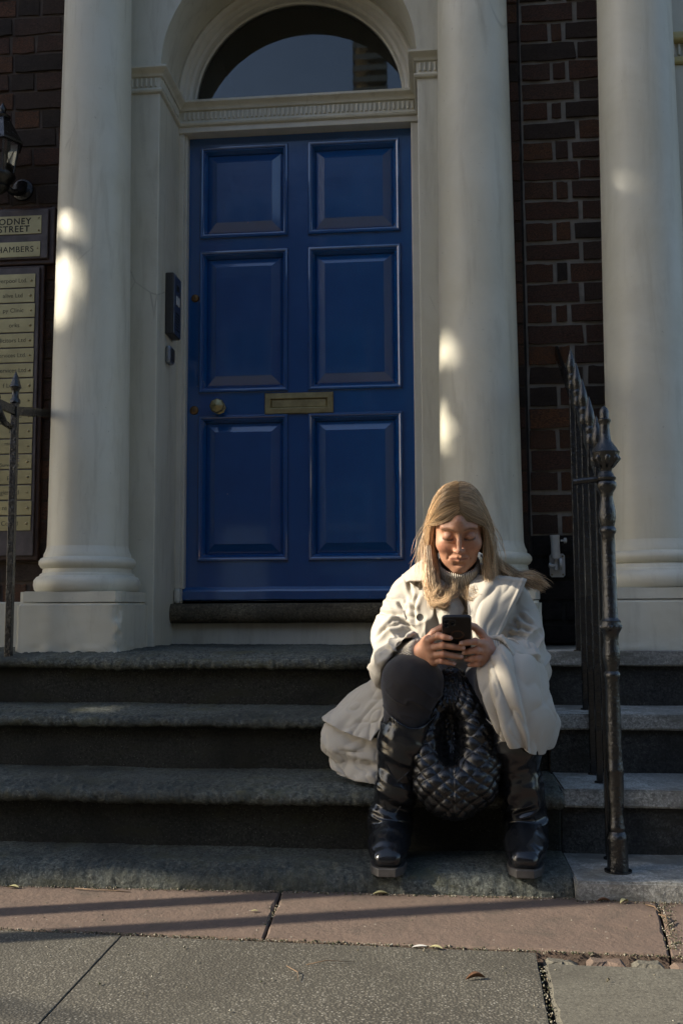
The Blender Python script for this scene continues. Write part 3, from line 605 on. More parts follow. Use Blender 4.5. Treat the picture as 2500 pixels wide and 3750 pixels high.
TX = ['iverpool Ltd.', 'alive Ltd', 'py Clinic', 'orks', 'olicitors Ltd', 'g Services Ltd.', 'al Services Ltd', 'f Legal', '', 'ed', ' Ltd', 'nselling|on', 'NE|Surveyors', 'pies', 'gies Ltd', 're Ltd', 'k Co Ltd']
RX = [.019, .048, .045, .072, .018, .014, .010, .075, .05, .045, .08, .06, .05, .075, .05, .07, .05]
n_p = len(TX); pit = (2.156-1.067+.006)/n_p
for k, tx in enumerate(TX):
    z1 = 2.158-k*pit; z0 = z1-pit+.006; xr = -1.680+.0005*k+random.uniform(-.002, .002)
    p = plate(s2, -2.05, xr, z0, z1, 3.9445, th=.0035); screw(p, xr-.018, 3.941, (z0+z1)/2, .0055 if k % 3 != 2 else .0038)
    ls = tx.split('|')
    for i, l in enumerate(ls):
        if l: text(l, .026 if len(ls) == 1 else .021 if l != 'NE' else .034, (xr-.024-RX[k]*.55, 3.9408, (z0+z1)/2+(0 if len(ls) == 1 else .012-.026*i)), M['ink_blue' if l == 'NE' else 'ink_grey'], p)
# wall lantern (mostly outside the picture on the left)
lt = thing('wall_lantern', 'black wall lantern with pointed hood above the brass signs', 'lantern', loc=(-1.80, 3.86, 2.45))
c0 = (-1.80, 3.85, 0)
def frus(z0, r0, z1, r1, mat, name, par, n=6):
    return MB().lathe([(r0, z0), (r1, z1)], c0, n).obj(name, mat, par)
frus(2.695, .088, 2.80, .03, M['iron'], 'hood', lt); lathe_obj('finial', [(.03, 2.80), (.034, 2.81), (.012, 2.83), (.016, 2.845), (.002, 2.87)], c0, M['iron'], lt, 12)
frus(2.684, .092, 2.694, .092, M['iron'], 'hood_rim', lt); frus(2.56, .052, 2.683, .074, M['glass'], 'glass_pane', lt)
for k in range(6):
    a = 2*math.pi*k/6; MB().tube([(c0[0]+.054*math.cos(a), c0[1]+.054*math.sin(a), 2.555), (c0[0]+.077*math.cos(a), c0[1]+.077*math.sin(a), 2.684)], .005, 6).obj('glazing_bar', M['iron'], lt)
lathe_obj('cup', [(.058, 2.558), (.06, 2.548), (.05, 2.53), (.03, 2.51), (.036, 2.50), (.02, 2.485), (.004, 2.47)], c0, M['iron'], lt, 16)
MB().tube([(-1.80, 3.86, 2.52), (-1.77, 3.90, 2.50), (-1.76, 3.95, 2.52), (-1.762, 3.985, 2.56)], [.012, .014, .016, .03], 10).obj('arm', M['iron'], lt, smooth=True)
lathe_obj('wall_rose', [(.048, 0), (.046, .008), (.03, .014), (.01, .018)], (-1.762, 3.985, 2.545), M['iron'], lt, 20, (0, -1, 0))
# entry phone and bell push on the left reveal
ip = thing('entry_phone', 'grey intercom panel with buttons and speaker slots on the door reveal', 'intercom', loc=(-1.14, 4.1, 1.91))
MB().box(XL, -1.112, 4.045, 4.165, 1.91, 2.178).obj('housing', M['grey_plastic'], ip, bevel=.004)
MB().box(-1.1119, -1.108, 4.050, 4.160, 1.914, 2.174).obj('face_plate', M['steel'], ip, bevel=.002); fp = ip.children[1]
MB().box(-1.1079, -1.1065, 4.085, 4.125, 2.11, 2.135).obj('camera_window', M['ink'], fp); MB().box(-1.1079, -1.105, 4.08, 4.13, 2.045, 2.085).obj('call_button', M['bracket'], fp, bevel=.001)
for k in range(6): MB().box(-1.1079, -1.1068, 4.075, 4.135, 1.935+k*.014, 1.940+k*.014).obj('speaker_slot', M['ink'], fp)
bp = thing('door_release', 'small rounded steel key safe below the intercom', 'key safe', loc=(-1.14, 4.08, 1.785))
MB().box(XL, -1.122, 4.052, 4.118, 1.786, 1.862).obj('body', M['steel'], bp, bevel=.010); MB().box(-1.1219, -1.118, 4.064, 4.106, 1.797, 1.851).obj('cover', M['grey_plastic'], bp, bevel=.0018)
# flagpole bracket
fb = thing('flagpole_bracket', 'white metal flagpole bracket screwed to the brick wall', 'bracket', loc=(.458, 3.975, .95))
pl = [(.430, .868), (.437, .860), (.482, .860), (.489, .868), (.489, .944), (.482, .952), (.437, .952), (.430, .944)]
V = [(x, 3.975, z) for x, z in pl]+[(x, 3.968, z) for x, z in pl]; n8 = 8
o = mobj('wall_plate', V, [tuple(range(8)), tuple(range(15, 7, -1))]+[(k, (k+1) % 8, 8+(k+1) % 8, 8+k) for k in range(8)], M['bracket'], fb); fixn(o.data)
for x in (.438, .481):
    for z in (.870, .942): screw(o, x, 3.968, z, .004)
MB().lathe([(.0155, 0), (.0155, .004), (.0175, .004), (.0175, .085), (.0190, .085), (.0190, .0935), (.0150, .0935), (.0150, .03)], (.452, 3.945, .93), 20, axis=(-.04, -.12, 1)).obj('pole_socket', M['bracket'], fb, smooth=True, auto=40)
MB().box(.446, .460, 3.944, 3.968, .885, .945).obj('hinge_lug', M['bracket'], fb, bevel=.003)
MB().lathe([(.022, 0), (.0235, .002), (.0235, .009), (.022, .011)], (.463, 3.945, .912), 24, axis=(1, 0, 0)).obj('ratchet_wheel', M['bracket'], fb)
MB().lathe([(.006, 0), (.006, .012), (.010, .013), (.010, .022), (.004, .024)], (.447, 3.945, .905), 8, axis=(-1, 0, 0)).obj('bolt', M['bracket'], fb)
MB().lathe([(.004, 0), (.004, .012), (.011, .013), (.011, .022), (.006, .024)], (.470, 3.935, 1.001), 7, axis=(1, 0, 0)).obj('thumb_screw', M['bracket'], fb)
# ================================================================== tree added up-sun, out of view, to shade the scene; gaps cut for sun
def lit_gap(P):
    """P (n,3) leaf centres -> True where the crown is open"""
    # slide each leaf down the sun ray to the planes of interest
    out = np.zeros(len(P), bool)
    t = P[:, 2]/SUN[2]; G = P-t[:, None]*SUN                                # where its shade would touch the pavement
    out |= (G[:, 1] < 2.712+.018*np.sin(G[:, 0]*7+.6))
    return out | in_gaps(P)
EU = np.array([math.sin(SUN_OFF), -math.cos(SUN_OFF), 0]); EV = np.cross(SUN, EU); EV = EV if EV[2] > 0 else -EV
# openings cut in the crown to place sun patches, measured across the sun's rays: (u, v, half width, half height)
GAPS = [(-2.91, 1.13, .15, .34), (-2.77, 1.12, .065, .13), (-2.66, .955, .10, .055), (-3.93, 1.610, .075, .075), (-3.925, 1.795, .055, .04), (-3.945, 1.470, .060, .028),
        (-3.57, 1.75, .05, .07), (-3.57, 2.01, .05, .05), (-3.33, 2.87, .012, .012), (-3.56, .25, .07, .025)]
def in_gaps(P, m=.03):
    a, b = P@EU, P@EV; r = np.zeros(len(P), bool)
    for u, v, ru, rv in GAPS: r |= ((a-u)/(ru+m))**2+((b-v)/(rv+m))**2 < 1
    return r
tree = thing('shade_tree', 'unseen leafy tree added to shade the house front', 'tree', loc=(-7.6, 1.1, 0))
M['bark'] = stone_mat('bark', (.05, .04, .03), (.10, .085, .06), None, (.05, .05, .03), 40, .9)
def leaf_mat():
    m, n, b = nodes_of('leaf'); oi = coord(n); f = noise(n, oi, 3, 3); setin(n, b, Base_Color=ramp(n, f, [(.3, (.035, .07, .015)), (.7, (.09, .12, .03))]), Roughness=.6); return m
M['leaf'] = leaf_mat()
tr = MB(); tr.tube([(-7.6, 1.1, -.05), (-7.58, 1.12, 1.2), (-7.5, 1.2, 2.6), (-7.45, 1.29, 4.2), (-7.4, 1.29, 6.2)], [.17, .13, .11, .08, .04], 12)
tr.obj('trunk', M['bark'], tree, smooth=True)
for k in range(16):
    a = 2.4*k; z = 2.4+.24*k; e = Vector((-7.5+1.5*math.cos(a), 1.6+1.7*math.sin(a), z+1.0)); s = Vector((-7.47, 1.22, z))
    if in_gaps(np.array([s.lerp(e, q) for q in np.linspace(.1, 1, 12)])).any(): continue
    MB().tube([s, s.lerp(e, .5)+Vector((0, 0, -.15)), e], [.045, .03, .01], 7).obj('limb', M['bark'], tree, smooth=True)
nl_ = 100000; P = np.c_[RNG.uniform(-9.2, -5.9, nl_), RNG.uniform(-.2, 4.2, nl_), RNG.uniform(1.7, 8.6, nl_)]
cc = np.array([-7.5, 1.95, 5.1]); q = (P-cc)/np.array([1.65, 2.15, 3.5]); keep = ((q**2).sum(1)+.25*fbm(P*1.2, 3, 3) < 1)
P = P[keep]; P = P[~lit_gap(P)]
nP = len(P); A = RNG.normal(size=(nP, 3)); A /= np.linalg.norm(A, axis=1)[:, None]; B = np.cross(A, RNG.normal(size=(nP, 3))); B /= np.linalg.norm(B, axis=1)[:, None]
s = RNG.uniform(.05, .085, nP)[:, None]; V = np.stack([P-A*s, P+B*s*.6, P+A*s, P-B*s*.6], 1).reshape(-1, 3)
m = bpy.data.meshes.new('crown'); m.vertices.add(len(V)); m.vertices.foreach_set('co', V.ravel()); m.loops.add(len(V)); m.loops.foreach_set('vertex_index', np.arange(len(V), dtype=np.int32))
m.polygons.add(nP); m.polygons.foreach_set('loop_start', np.arange(0, len(V), 4, dtype=np.int32)); m.polygons.foreach_set('loop_total', np.full(nP, 4, np.int32)); m.update(); m.materials.append(M['leaf'])
cr = link('crown', m, tree); cr.matrix_parent_inverse = Matrix.Translation(-tree.location); cr['kind'] = 'stuff'

# unseen plate on two posts, added to cast two bars of pavement shade
sg = thing('shadow_posts', 'grey steel plate on two posts, added unseen to cast stripes of shade', 'sign', loc=(-3.0, 1.8, 0))
M['galv'] = simple('galvanised_steel', (.30, .31, .32), .45, .8, .15, 30, .1)
for y in (1.70, 1.905): MB().lathe([(.038, -.05), (.038, 2.75), (.001, 2.76)], (-3.0, y, 0), 16).obj('post', M['galv'], sg, smooth=True, auto=40)
MB().box(-3.032, -3.026, 1.62, 1.99, 2.42, 2.72).obj('plate', M['galv'], sg, bevel=.002)
# boarded tower added out of view to put a striped reflection in the fanlight
sc = thing('reflection_tower', 'slender boarded tower added across the street for its striped reflection', 'scaffold', loc=(-2.2, -25, 0)); M['board_pale'] = simple('scaffold_board', (.55, .50, .40), .8, 0, .2, 8, .2)
for x in (-2.75, -2.25, -1.65):
    MB().box(x-.04, x+.04, -25.04, -24.96, 0, 30).obj('standard', M['galv'], sc)
proto = MB().box(-2.8, -1.6, -25.5, -24.8, -.10, .10).obj('board', M['board_pale'], sc)
for k in range(70):
    c = proto if k == 0 else proto.copy()
    if k: COL.objects.link(c)
    c.location.z = .4+.42*k

# ---- terrace across the street (behind the camera; mirrored in the door's gloss)
M['far_brick'] = simple('far_brick', (.11, .055, .04), .9, 0, .3, 4, .3); M['slate'] = simple('slate', (.06, .062, .068), .7, 0, .2, 3, .2); M['far_glass'] = simple('far_window_glass', (.02, .022, .025), .08, 0, .1, 2, 0); M['far_white'] = simple('far_window_frame', (.55, .54, .50), .6, 0, .1, 5, 0)
def terrace(x0, first=None):
    h = thing('terrace_house', 'brick terrace house standing opposite the blue door', 'house', 'houses across the street', loc=(x0, -15, 0))
    MB().box(-3.4, 3.4, -8, 0, 0, 12.4).obj('wall', M['far_brick'], h).matrix_parent_inverse.identity()
    r = MB().add([(-3.4, .25, 12.4), (3.4, .25, 12.4), (3.4, -4, 14.0), (-3.4, -4, 14.0), (-3.4, -8.2, 12.4), (3.4, -8.2, 12.4)], [(0, 1, 2, 3), (3, 2, 5, 4), (0, 3, 4), (1, 5, 2), (0, 4, 5, 1)]).obj('roof', M['slate'], h); r.matrix_parent_inverse.identity()
    for z, hh in ((1.6, 2.1), (5.2, 2.4), (9.0, 2.0)):
        for x in ((-2.2, 0.0, 2.2) if z > 2 else (-2.2, 0.0)):
            f = MB().box(x-.6, x+.6, .005, .06, z, z+hh).obj('window', M['far_white'], h); f.matrix_parent_inverse.identity()
            for i in (0, 1):
                for j in (0, 1):
                    p = MB().box(x-.53+.55*i, x-.02+.55*i, .055, .07, z+.07+j*hh/2, z+hh/2-.03+j*hh/2).obj('pane', M['far_glass'], f); p.matrix_parent_inverse.identity()
    d = MB().box(1.6, 2.7, .005, .10, .3, 2.7).obj('door', M['far_white'], h); d.matrix_parent_inverse.identity()
    return h
t0 = terrace(-20.4)
for k in range(1, 7): copy_tree(t0, None, (-20.4+6.8*k, -15, 0))
# ================================================================== implicit-surface modelling (for bodies, cloth, leather)
class SDF:
    def __init__(s, lo, hi, h):
        s.lo = np.array(lo, float); s.h = h; s.n = np.ceil((np.array(hi)-s.lo)/h).astype(int)+1; s.A = np.full(s.n, .05, np.float32)
    def _box(s, lo, hi):
        a = np.clip(np.floor((np.array(lo)-s.lo)/s.h).astype(int), 0, s.n); b = np.clip(np.ceil((np.array(hi)-s.lo)/s.h).astype(int)+1, 0, s.n)
        ax = [(s.lo[i]+s.h*np.arange(a[i], b[i])).astype(np.float32) for i in range(3)]
        return tuple(slice(a[i], b[i]) for i in range(3)), ax[0][:, None, None], ax[1][None, :, None], ax[2][None, None, :]
    def op(s, fn, lo, hi, k=.01, mode='u', pad=.03):
        sl, X, Y, Z = s._box(np.array(lo)-pad, np.array(hi)+pad); a = s.A[sl]
        if a.size == 0: return s
        d = fn(X, Y, Z)
        if mode == 'u': hh = np.maximum(k-np.abs(a-d), 0)/k; s.A[sl] = np.minimum(a, d)-hh*hh*k*.25
        else: d = -d; hh = np.maximum(k-np.abs(a-d), 0)/k; s.A[sl] = np.maximum(a, d)+hh*hh*k*.25
        return s
    def cone(s, p, q, r0, r1, k=.01, mode='u', sx=(1, 1, 1)):
        p = np.array(p, float); q = np.array(q, float); S = np.array(sx, float); d = (q-p)*S; L = max(1e-9, d@d); R = max(r0, r1)/S.min()
        def fn(X, Y, Z):
            x, y, z = (X-p[0])*S[0], (Y-p[1])*S[1], (Z-p[2])*S[2]; t = np.clip((x*d[0]+y*d[1]+z*d[2])/L, 0, 1)
            return (np.sqrt((x-d[0]*t)**2+(y-d[1]*t)**2+(z-d[2]*t)**2)-(r0+(r1-r0)*t))/S.max()
        return s.op(fn, np.minimum(p, q)-R, np.maximum(p, q)+R, k, mode)
    def chain(s, pts, rad, k=.01, mode='u', sx=(1, 1, 1)):
        for i in range(len(pts)-1): s.cone(pts[i], pts[i+1], rad[i], rad[i+1], k, mode, sx)
        return s
    def ell(s, c, r, k=.01, mode='u', M3=None):
        c = np.array(c, float); r = np.array(r, float); M3 = np.eye(3) if M3 is None else np.array(M3, float); R = np.sqrt(((M3.T*r)**2).sum(1))
        def fn(X, Y, Z):
            x, y, z = X-c[0], Y-c[1], Z-c[2]
            u = [M3[i][0]*x+M3[i][1]*y+M3[i][2]*z for i in range(3)]
            k0 = np.sqrt(sum((a/b)**2 for a, b in zip(u, r))); k1 = np.sqrt(sum((a/b**2)**2 for a, b in zip(u, r)))
            return k0*(k0-1)/np.maximum(k1, 1e-6)
        return s.op(fn, c-R, c+R, k, mode)
    def half(s, p, n, lo, hi, k=.004):
        """remove the half space on the side of n, inside a box"""
        p = np.array(p, float); n = np.array(n, float); n /= np.linalg.norm(n)
        return s.op(lambda X, Y, Z: -((X-p[0])*n[0]+(Y-p[1])*n[1]+(Z-p[2])*n[2]), lo, hi, k, 's', 0)
    def nets(s):
        A = s.A; S = A < 0; n = np.array(A.shape); cnt = np.zeros(n-1, np.int8)
        for d in np.ndindex(2, 2, 2): cnt += S[d[0]:n[0]-1+d[0], d[1]:n[1]-1+d[1], d[2]:n[2]-1+d[2]]
        act = (cnt > 0) & (cnt < 8); I = np.argwhere(act); idx = np.full(n-1, -1, np.int64); idx[act] = np.arange(len(I))
        acc = np.zeros((len(I), 3)); num = np.zeros(len(I)); cs = list(np.ndindex(2, 2, 2))
        for a in cs:
            for b in cs:
                if sum(b)-sum(a) == 1 and all(y >= x for x, y in zip(a, b)):
                    va = A[I[:, 0]+a[0], I[:, 1]+a[1], I[:, 2]+a[2]]; vb = A[I[:, 0]+b[0], I[:, 1]+b[1], I[:, 2]+b[2]]; c = (va < 0) != (vb < 0)
                    t = np.where(c, va/np.where(va == vb, 1, va-vb), 0); acc += (np.array(a)+(np.array(b)-np.array(a))*t[:, None])*c[:, None]; num += c
        V = s.lo+s.h*(I+acc/num[:, None]); F = []
        for ax in range(3):
            b, c = (ax+1) % 3, (ax+2) % 3; sl0 = [slice(1, -1)]*3; sl1 = [slice(1, -1)]*3; sl0[ax] = slice(0, -1); sl1[ax] = slice(1, None)
            s0, s1 = S[tuple(sl0)], S[tuple(sl1)]; E = np.argwhere(s0 != s1); off = np.ones(3, int); off[ax] = 0; E = E+off; fl = S[E[:, 0], E[:, 1], E[:, 2]]
            eb = np.zeros(3, int); eb[b] = 1; ec = np.zeros(3, int); ec[c] = 1
            q = np.stack([idx[tuple((E-eb-ec).T)], idx[tuple((E-ec).T)], idx[tuple(E.T)], idx[tuple((E-eb).T)]], 1); q[~fl] = q[~fl][:, ::-1]; F.append(q)
        return V, np.concatenate(F)
def fast_mesh(name, V, F, mat, smooth=True):
    m = bpy.data.meshes.new(name); V = np.asarray(V, np.float32); F = np.asarray(F, np.int32); k = F.shape[1]
    m.vertices.add(len(V)); m.vertices.foreach_set('co', V.ravel()); m.loops.add(F.size); m.loops.foreach_set('vertex_index', F.ravel())
    m.polygons.add(len(F)); m.polygons.foreach_set('loop_start', np.arange(0, F.size, k, dtype=np.int32)); m.polygons.foreach_set('loop_total', np.full(len(F), k, np.int32))
    m.polygons.foreach_set('use_smooth', np.full(len(F), smooth)); m.update(calc_edges=True); m.materials.append(mat); return m
def vnormals(V, F):
    a, b, c = V[F[:, 0]], V[F[:, 1]], V[F[:, 2]]; n = np.cross(b-a, c-a); N_ = np.zeros_like(V)
    if F.shape[1] == 4: n = np.cross(c-a, V[F[:, 3]]-b)
    for k in range(F.shape[1]): np.add.at(N_, F[:, k], n)
    return N_/(np.linalg.norm(N_, axis=1)[:, None]+1e-12)
def laplace(V, F, it=2, lam=.5):
    E = np.concatenate([np.c_[F[:, k], F[:, (k+1) % F.shape[1]]] for k in range(F.shape[1])]); n = np.bincount(E[:, 0], minlength=len(V))[:, None]
    for _ in range(it):
        S_ = np.stack([np.bincount(E[:, 0], V[E[:, 1], k], len(V)) for k in range(3)], 1); V = V+lam*(S_/np.maximum(n, 1)-V)
    return V
def place(name, V, F, mat, parent, col=None, **props):
    m = fast_mesh(name, V, F, mat)
    if col is not None:
        a = m.color_attributes.new('tint', 'FLOAT_COLOR', 'POINT'); a.data.foreach_set('color', np.c_[col, np.ones(len(col))].astype(np.float32).ravel())
    o = link(name, m, parent, **props)
    if parent is not None and parent.location.length > 0: o.matrix_parent_inverse = Matrix.Translation(-parent.location)
    return o
def catmull(P, t):
    """P (n,...) control values, t in [0,1] -> interpolated"""
    n = len(P); x = np.clip(np.asarray(t)*(n-1), 0, n-1-1e-9); i = x.astype(int); f = x-i; sh = (slice(None),)+(None,)*(P.ndim-1); f = f[sh]
    g = lambda k: P[np.clip(i+k, 0, n-1)]
    a, b, c, d = g(-1), g(0), g(1), g(2); 
    return .5*((2*b)+(c-a)*f+(2*a-5*b+4*c-d)*f**2+(3*b-a-3*c+d)*f**3)
def sheet(ctrl, nu, nv, thick=.003, disp=None):
    """double-sided cloth sheet through a control grid"""
    C = np.array(ctrl, float); A = catmull(C, np.linspace(0, 1, nu)); A = np.swapaxes(catmull(np.swapaxes(A, 0, 1), np.linspace(0, 1, nv)), 0, 1)
    V = A.reshape(-1, 3); F = np.array(gridF(nu, nv)); 
    if disp is not None:
        Nn = vnormals(V, F); U, W = np.meshgrid(np.linspace(0, 1, nu), np.linspace(0, 1, nv), indexing='ij'); V = V+Nn*disp(V, U.ravel(), W.ravel())[:, None]
    Nn = vnormals(V, F); n = len(V); V2 = np.r_[V+Nn*thick/2, V-Nn*thick/2]; G = np.arange(n).reshape(nu, nv)
    rim = np.r_[G[0, :], G[1:, -1], G[-1, ::-1][1:], G[::-1, 0][1:-1]]; r2 = np.roll(rim, -1)
    F2 = np.r_[F, F[:, ::-1]+n, np.c_[rim, rim+n, r2+n, r2]]; return V2, F2
def join(parts):
    V = []; F = []; n = 0
    for v, f in parts: V.append(v); F.append(f+n); n += len(v)
    return np.concatenate(V), np.concatenate(F)
def ridge(p, o=2, s=0): return 1-2*np.abs(fbm(p, o, s))
# ================================================================== the seated woman
person = thing('person', 'woman in beige trench coat and tall black boots seated on the steps', 'person', loc=(.06, 3.27, .41))
HP = math.radians(27); HO = np.array([.057, 2.965, .984]); HR = np.array([1., 0, 0]); HF = np.array([0, -math.cos(HP), -math.sin(HP)]); HU = np.array([0, -math.sin(HP), math.cos(HP)])
H3 = np.stack([HR, HF, HU])
W = lambda x, f, u: HO+x*HR+f*HF+u*HU
def skin_mat():
    m, n, b = nodes_of('skin'); v = coord(n); a = N(n, 'ShaderNodeAttribute', attribute_name='tint')
    f = noise(n, v, 90, 4, .6); c = mixc(n, ramp(n, f, [(.35, (.0,)*3), (.7, (.35,)*3)]), a.outputs['Color'], (.34, .14, .09))
    setin(n, b, Base_Color=c, Roughness=.48, Subsurface_Weight=.12, Subsurface_Scale=.01, Specular_IOR_Level=.45); b.inputs['Subsurface Radius'].default_value = (1, .35, .18)
    nb = bump(n, b, noise(n, v, 420, 3, .6), .18, .0015); bump(n, b, noise(n, coord(n, (60, 60, 260)), 1.0, 3, .5), .12, .002, nb); return m
M['skin'] = skin_mat()
def cloth_mat(name, c, rough=.85, weave=900, bst=.15, var=.1, sheen=.15):
    m, n, b = nodes_of(name); v = coord(n); f = noise(n, v, 7, 5, .6)
    setin(n, b, Base_Color=mixc(n, f, tuple(x*(1-var) for x in c), tuple(x*(1+var) for x in c)), Roughness=rough, Specular_IOR_Level=.3, Sheen_Weight=sheen, Sheen_Roughness=.5)
    nb = bump(n, b, noise(n, v, weave, 2, .5), bst, .001); bump(n, b, noise(n, v, 45, 4, .55), .12, .004, nb); return m
M['coat'] = cloth_mat('beige_gabardine', (.465, .432, .372), .75)
M['coat_in'] = cloth_mat('coat_lining', (.40, .36, .30), .7)
M['legging'] = cloth_mat('charcoal_leggings', (.016, .0135, .0145), .8, 900, .3, .15, .3)
def knit_mat():
    m, n, b = nodes_of('cream_rib_knit'); a = N(n, 'ShaderNodeAttribute', attribute_name='tint'); v = coord(n); f = noise(n, v, 300, 3, .6)
    sep = N(n, 'ShaderNodeSeparateColor'); n.links.new(a.outputs['Color'], sep.inputs[0])
    s = math_(n, 'SINE', math_(n, 'MULTIPLY', sep.outputs[0], 6.2832)); g = math_(n, 'ADD', math_(n, 'MULTIPLY', s, .5), .5)
    setin(n, b, Base_Color=mixc(n, g, (.36, .32, .26), (.60, .55, .46)), Roughness=.95, Sheen_Weight=.3)
    nb = bump(n, b, g, .8, .003); bump(n, b, f, .3, .002, nb); return m
M['knit'] = knit_mat()
def leather_mat(name, c, r0=.10, r1=.26, sc=40, bst=.12):
    m, n, b = nodes_of(name); v = coord(n); f = noise(n, v, sc, 5, .6); g = vor(n, v, 420)
    setin(n, b, Base_Color=c, Roughness=ramp(n, f, [(.3, (r0,)*3), (.75, (r1,)*3)]), Specular_IOR_Level=.55); nb = bump(n, b, f, bst, .004); bump(n, b, g, .12, .001, nb); return m
M['boot'] = leather_mat('black_boot_leather', (.011, .012, .014)); M['bag'] = leather_mat('quilted_black_leather', (.0085, .0088, .0095), .22, .40, 60, .2)
M['sole'] = simple('boot_sole', (.055, .052, .05), .45, 0, .3, 60, .2)
M['button'] = simple('horn_button', (.035, .033, .03), .3, 0, .3, 120, .1)

# ---- body: one continuous surface
RSH, LSH = (-.090, 3.09, .79), (.205, 3.09, .79); REL, LEL = (-.138, 2.98, .562), (.244, 2.98, .562); RWR, LWR = (-.050, 2.822, .622), (.140, 2.822, .618)
RHIP, LHIP = (-.03, 3.26, .50), (.15, 3.26, .50); RKN, LKN = (-.082, 2.835, .535), (.180, 2.835, .530); RAN, LAN = (-.146, 2.845, .14), (.232, 2.86, .14)
B = SDF((-.26, 2.62, .03), (.36, 3.44, 1.14), .0029)
B.ell((.06, 3.28, .51), (.165, .12, .10), .03); B.ell((.06, 3.22, .62), (.13, .09, .12), .05); B.ell((.057, 3.14, .72), (.135, .095, .13), .05)
B.cone(RSH, LSH, .05, .05, .04); B.chain([RSH, REL, RWR], [.048, .038, .027], .02); B.chain([LSH, LEL, LWR], [.048, .038, .027], .02)
B.chain([RHIP, RKN, RAN], [.085, .058, .036], .03); B.chain([LHIP, LKN, LAN], [.085, .058, .036], .03)
for an, tx in ((RAN, -.148), (LAN, .212)): B.chain([an, (tx, 2.79, .095), (tx, 2.73, .085)], [.036, .030, .022], .02)
B.cone((.057, 3.10, .80), W(0, -.03, -.07), .058, .052, .03)
# head
B.ell(W(0, -.014, .034), (.074, .094, .086), .02, M3=H3); B.ell(W(0, .026, -.026), (.063, .062, .074), .03, M3=H3); B.ell(W(0, .040, -.070), (.043, .047, .044), .03, M3=H3)
B.ell(W(0, .072, -.104), (.021, .018, .017), .028, M3=H3)
for s in (-1, 1):
    B.ell(W(s*.040, .060, -.030), (.026, .026, .026), .02, M3=H3)                         # cheeks
    B.ell(W(s*.027, .052, -.076), (.022, .026, .023), .022, M3=H3)                        # jowls
    B.cone(W(s*.016, .085, .029), W(s*.046, .070, .026), .007, .007, .018)                # brow
B.cone(W(0, .084, .05), W(0, .082, .03), .012, .012, .02)
for s in (-1, 1): B.ell(W(s*.031, .097, .004), (.0175, .012, .012), .016, 's', M3=H3)     # sockets
B.chain([W(0, .089, .012), W(0, .099, -.010), W(0, .110, -.030)], [.0056, .0062, .0080], .008)
B.ell(W(0, .109, -.0335), (.0092, .0090, .0080), .006, M3=H3)
for s in (-1, 1):
    B.ell(W(s*.0112, .098, -.036), (.0068, .0088, .0066), .005, M3=H3)
    B.ell(W(s*.031, .0765, .002), (.0150, .0145, .0125), .004, M3=H3)                      # lowered lid over the eye
    B.cone(W(s*.018, .0895, -.010), W(s*.043, .081, -.012), .0022, .0022, .006)            # bag under the eye
    B.cone(W(s*.021, .091, -.046), W(s*.031, .081, -.068), .0012, .0010, .008, 's')        # fold beside the mouth
    B.ell(W(s*.0745, -.004, -.008), (.009, .019, .030), .006, M3=H3); B.ell(W(s*.082, .002, -.006), (.005, .010, .017), .004, 's', M3=H3)
    B.cone(W(s*.006, .0940, -.0585), W(s*.025, .084, -.0640), .0040, .0020, .007)           # upper lip
    B.cone(W(0, .0928, -.0690), W(s*.019, .086, -.0665), .0044, .0025, .007)                 # lower lip
    B.cone(W(0, .0985, -.0632), W(s*.020, .0905, -.0650), .0012, .0009, .003, 's')         # mouth line
B.cone(W(-.010, .0885, -.084), W(.010, .0885, -.084), .002, .002, .010, 's')
# hands: right hand round the phone's left edge, its fingers across the back; left hand under the lower right corner
RH = {'index': [(-.032, 2.782, .655), (-.006, 2.737, .668), (.010, 2.728, .665), (.026, 2.7265, .6615)], 'middle': [(-.026, 2.786, .634), (.006, 2.744, .642), (.034, 2.746, .638), (.060, 2.752, .634)],
      'ring': [(-.022, 2.792, .613), (.008, 2.755, .618), (.032, 2.760, .6135), (.055, 2.768, .609)], 'pinky': [(-.020, 2.800, .595), (.004, 2.772, .598), (.020, 2.772, .594), (.036, 2.776, .590)],
      'thumb': [(-.040, 2.812, .650), (-.018, 2.806, .676), (.006, 2.792, .690), (.024, 2.782, .694)]}
LH = {'index': [(.113, 2.785, .644), (.094, 2.755, .652), (.075, 2.746, .650), (.056, 2.742, .647)], 'middle': [(.117, 2.792, .624), (.096, 2.765, .628), (.078, 2.764, .625), (.064, 2.768, .622)],
      'ring': [(.117, 2.800, .605), (.098, 2.777, .606), (.082, 2.777, .604), (.070, 2.782, .602)], 'pinky': [(.114, 2.806, .590), (.098, 2.788, .589), (.086, 2.790, .587), (.077, 2.795, .586)],
      'thumb': [(.128, 2.815, .648), (.112, 2.812, .674), (.094, 2.797, .690), (.078, 2.784, .697)]}
FR = {'index': (.0098, .0092, .0088, .0076), 'middle': (.0100, .0094, .0090, .0078), 'ring': (.0096, .0090, .0086, .0074), 'pinky': (.0084, .0078, .0074, .0064), 'thumb': (.0125, .0108, .0104, .0086)}
for hand, wr in ((RH, RWR), (LH, LWR)):
    for nme, pts in hand.items():
        r = FR[nme]; B.cone(wr, pts[0], .021 if nme != 'thumb' else .018, r[0]+.0035, .008); B.chain(pts, r, .0025)
        if nme != 'thumb': B.cone(pts[0], pts[0], r[0]+.0018, r[0]+.0018, .004); B.cone(pts[1], pts[1], r[1]+.0012, r[1]+.0012, .003)
    k = list(hand.values())
    for a, b in zip(k[:3], k[1:4]): B.cone(a[0], b[0], .0105, .0105, .008)
VB, FB = B.nets(); VB = laplace(VB, FB, 2, .40)
L = (VB-HO)@H3.T; x, f, u = L[:, 0], L[:, 1], L[:, 2]; ax = np.abs(x); head = (f > .02) & (VB[:, 2] > .80)
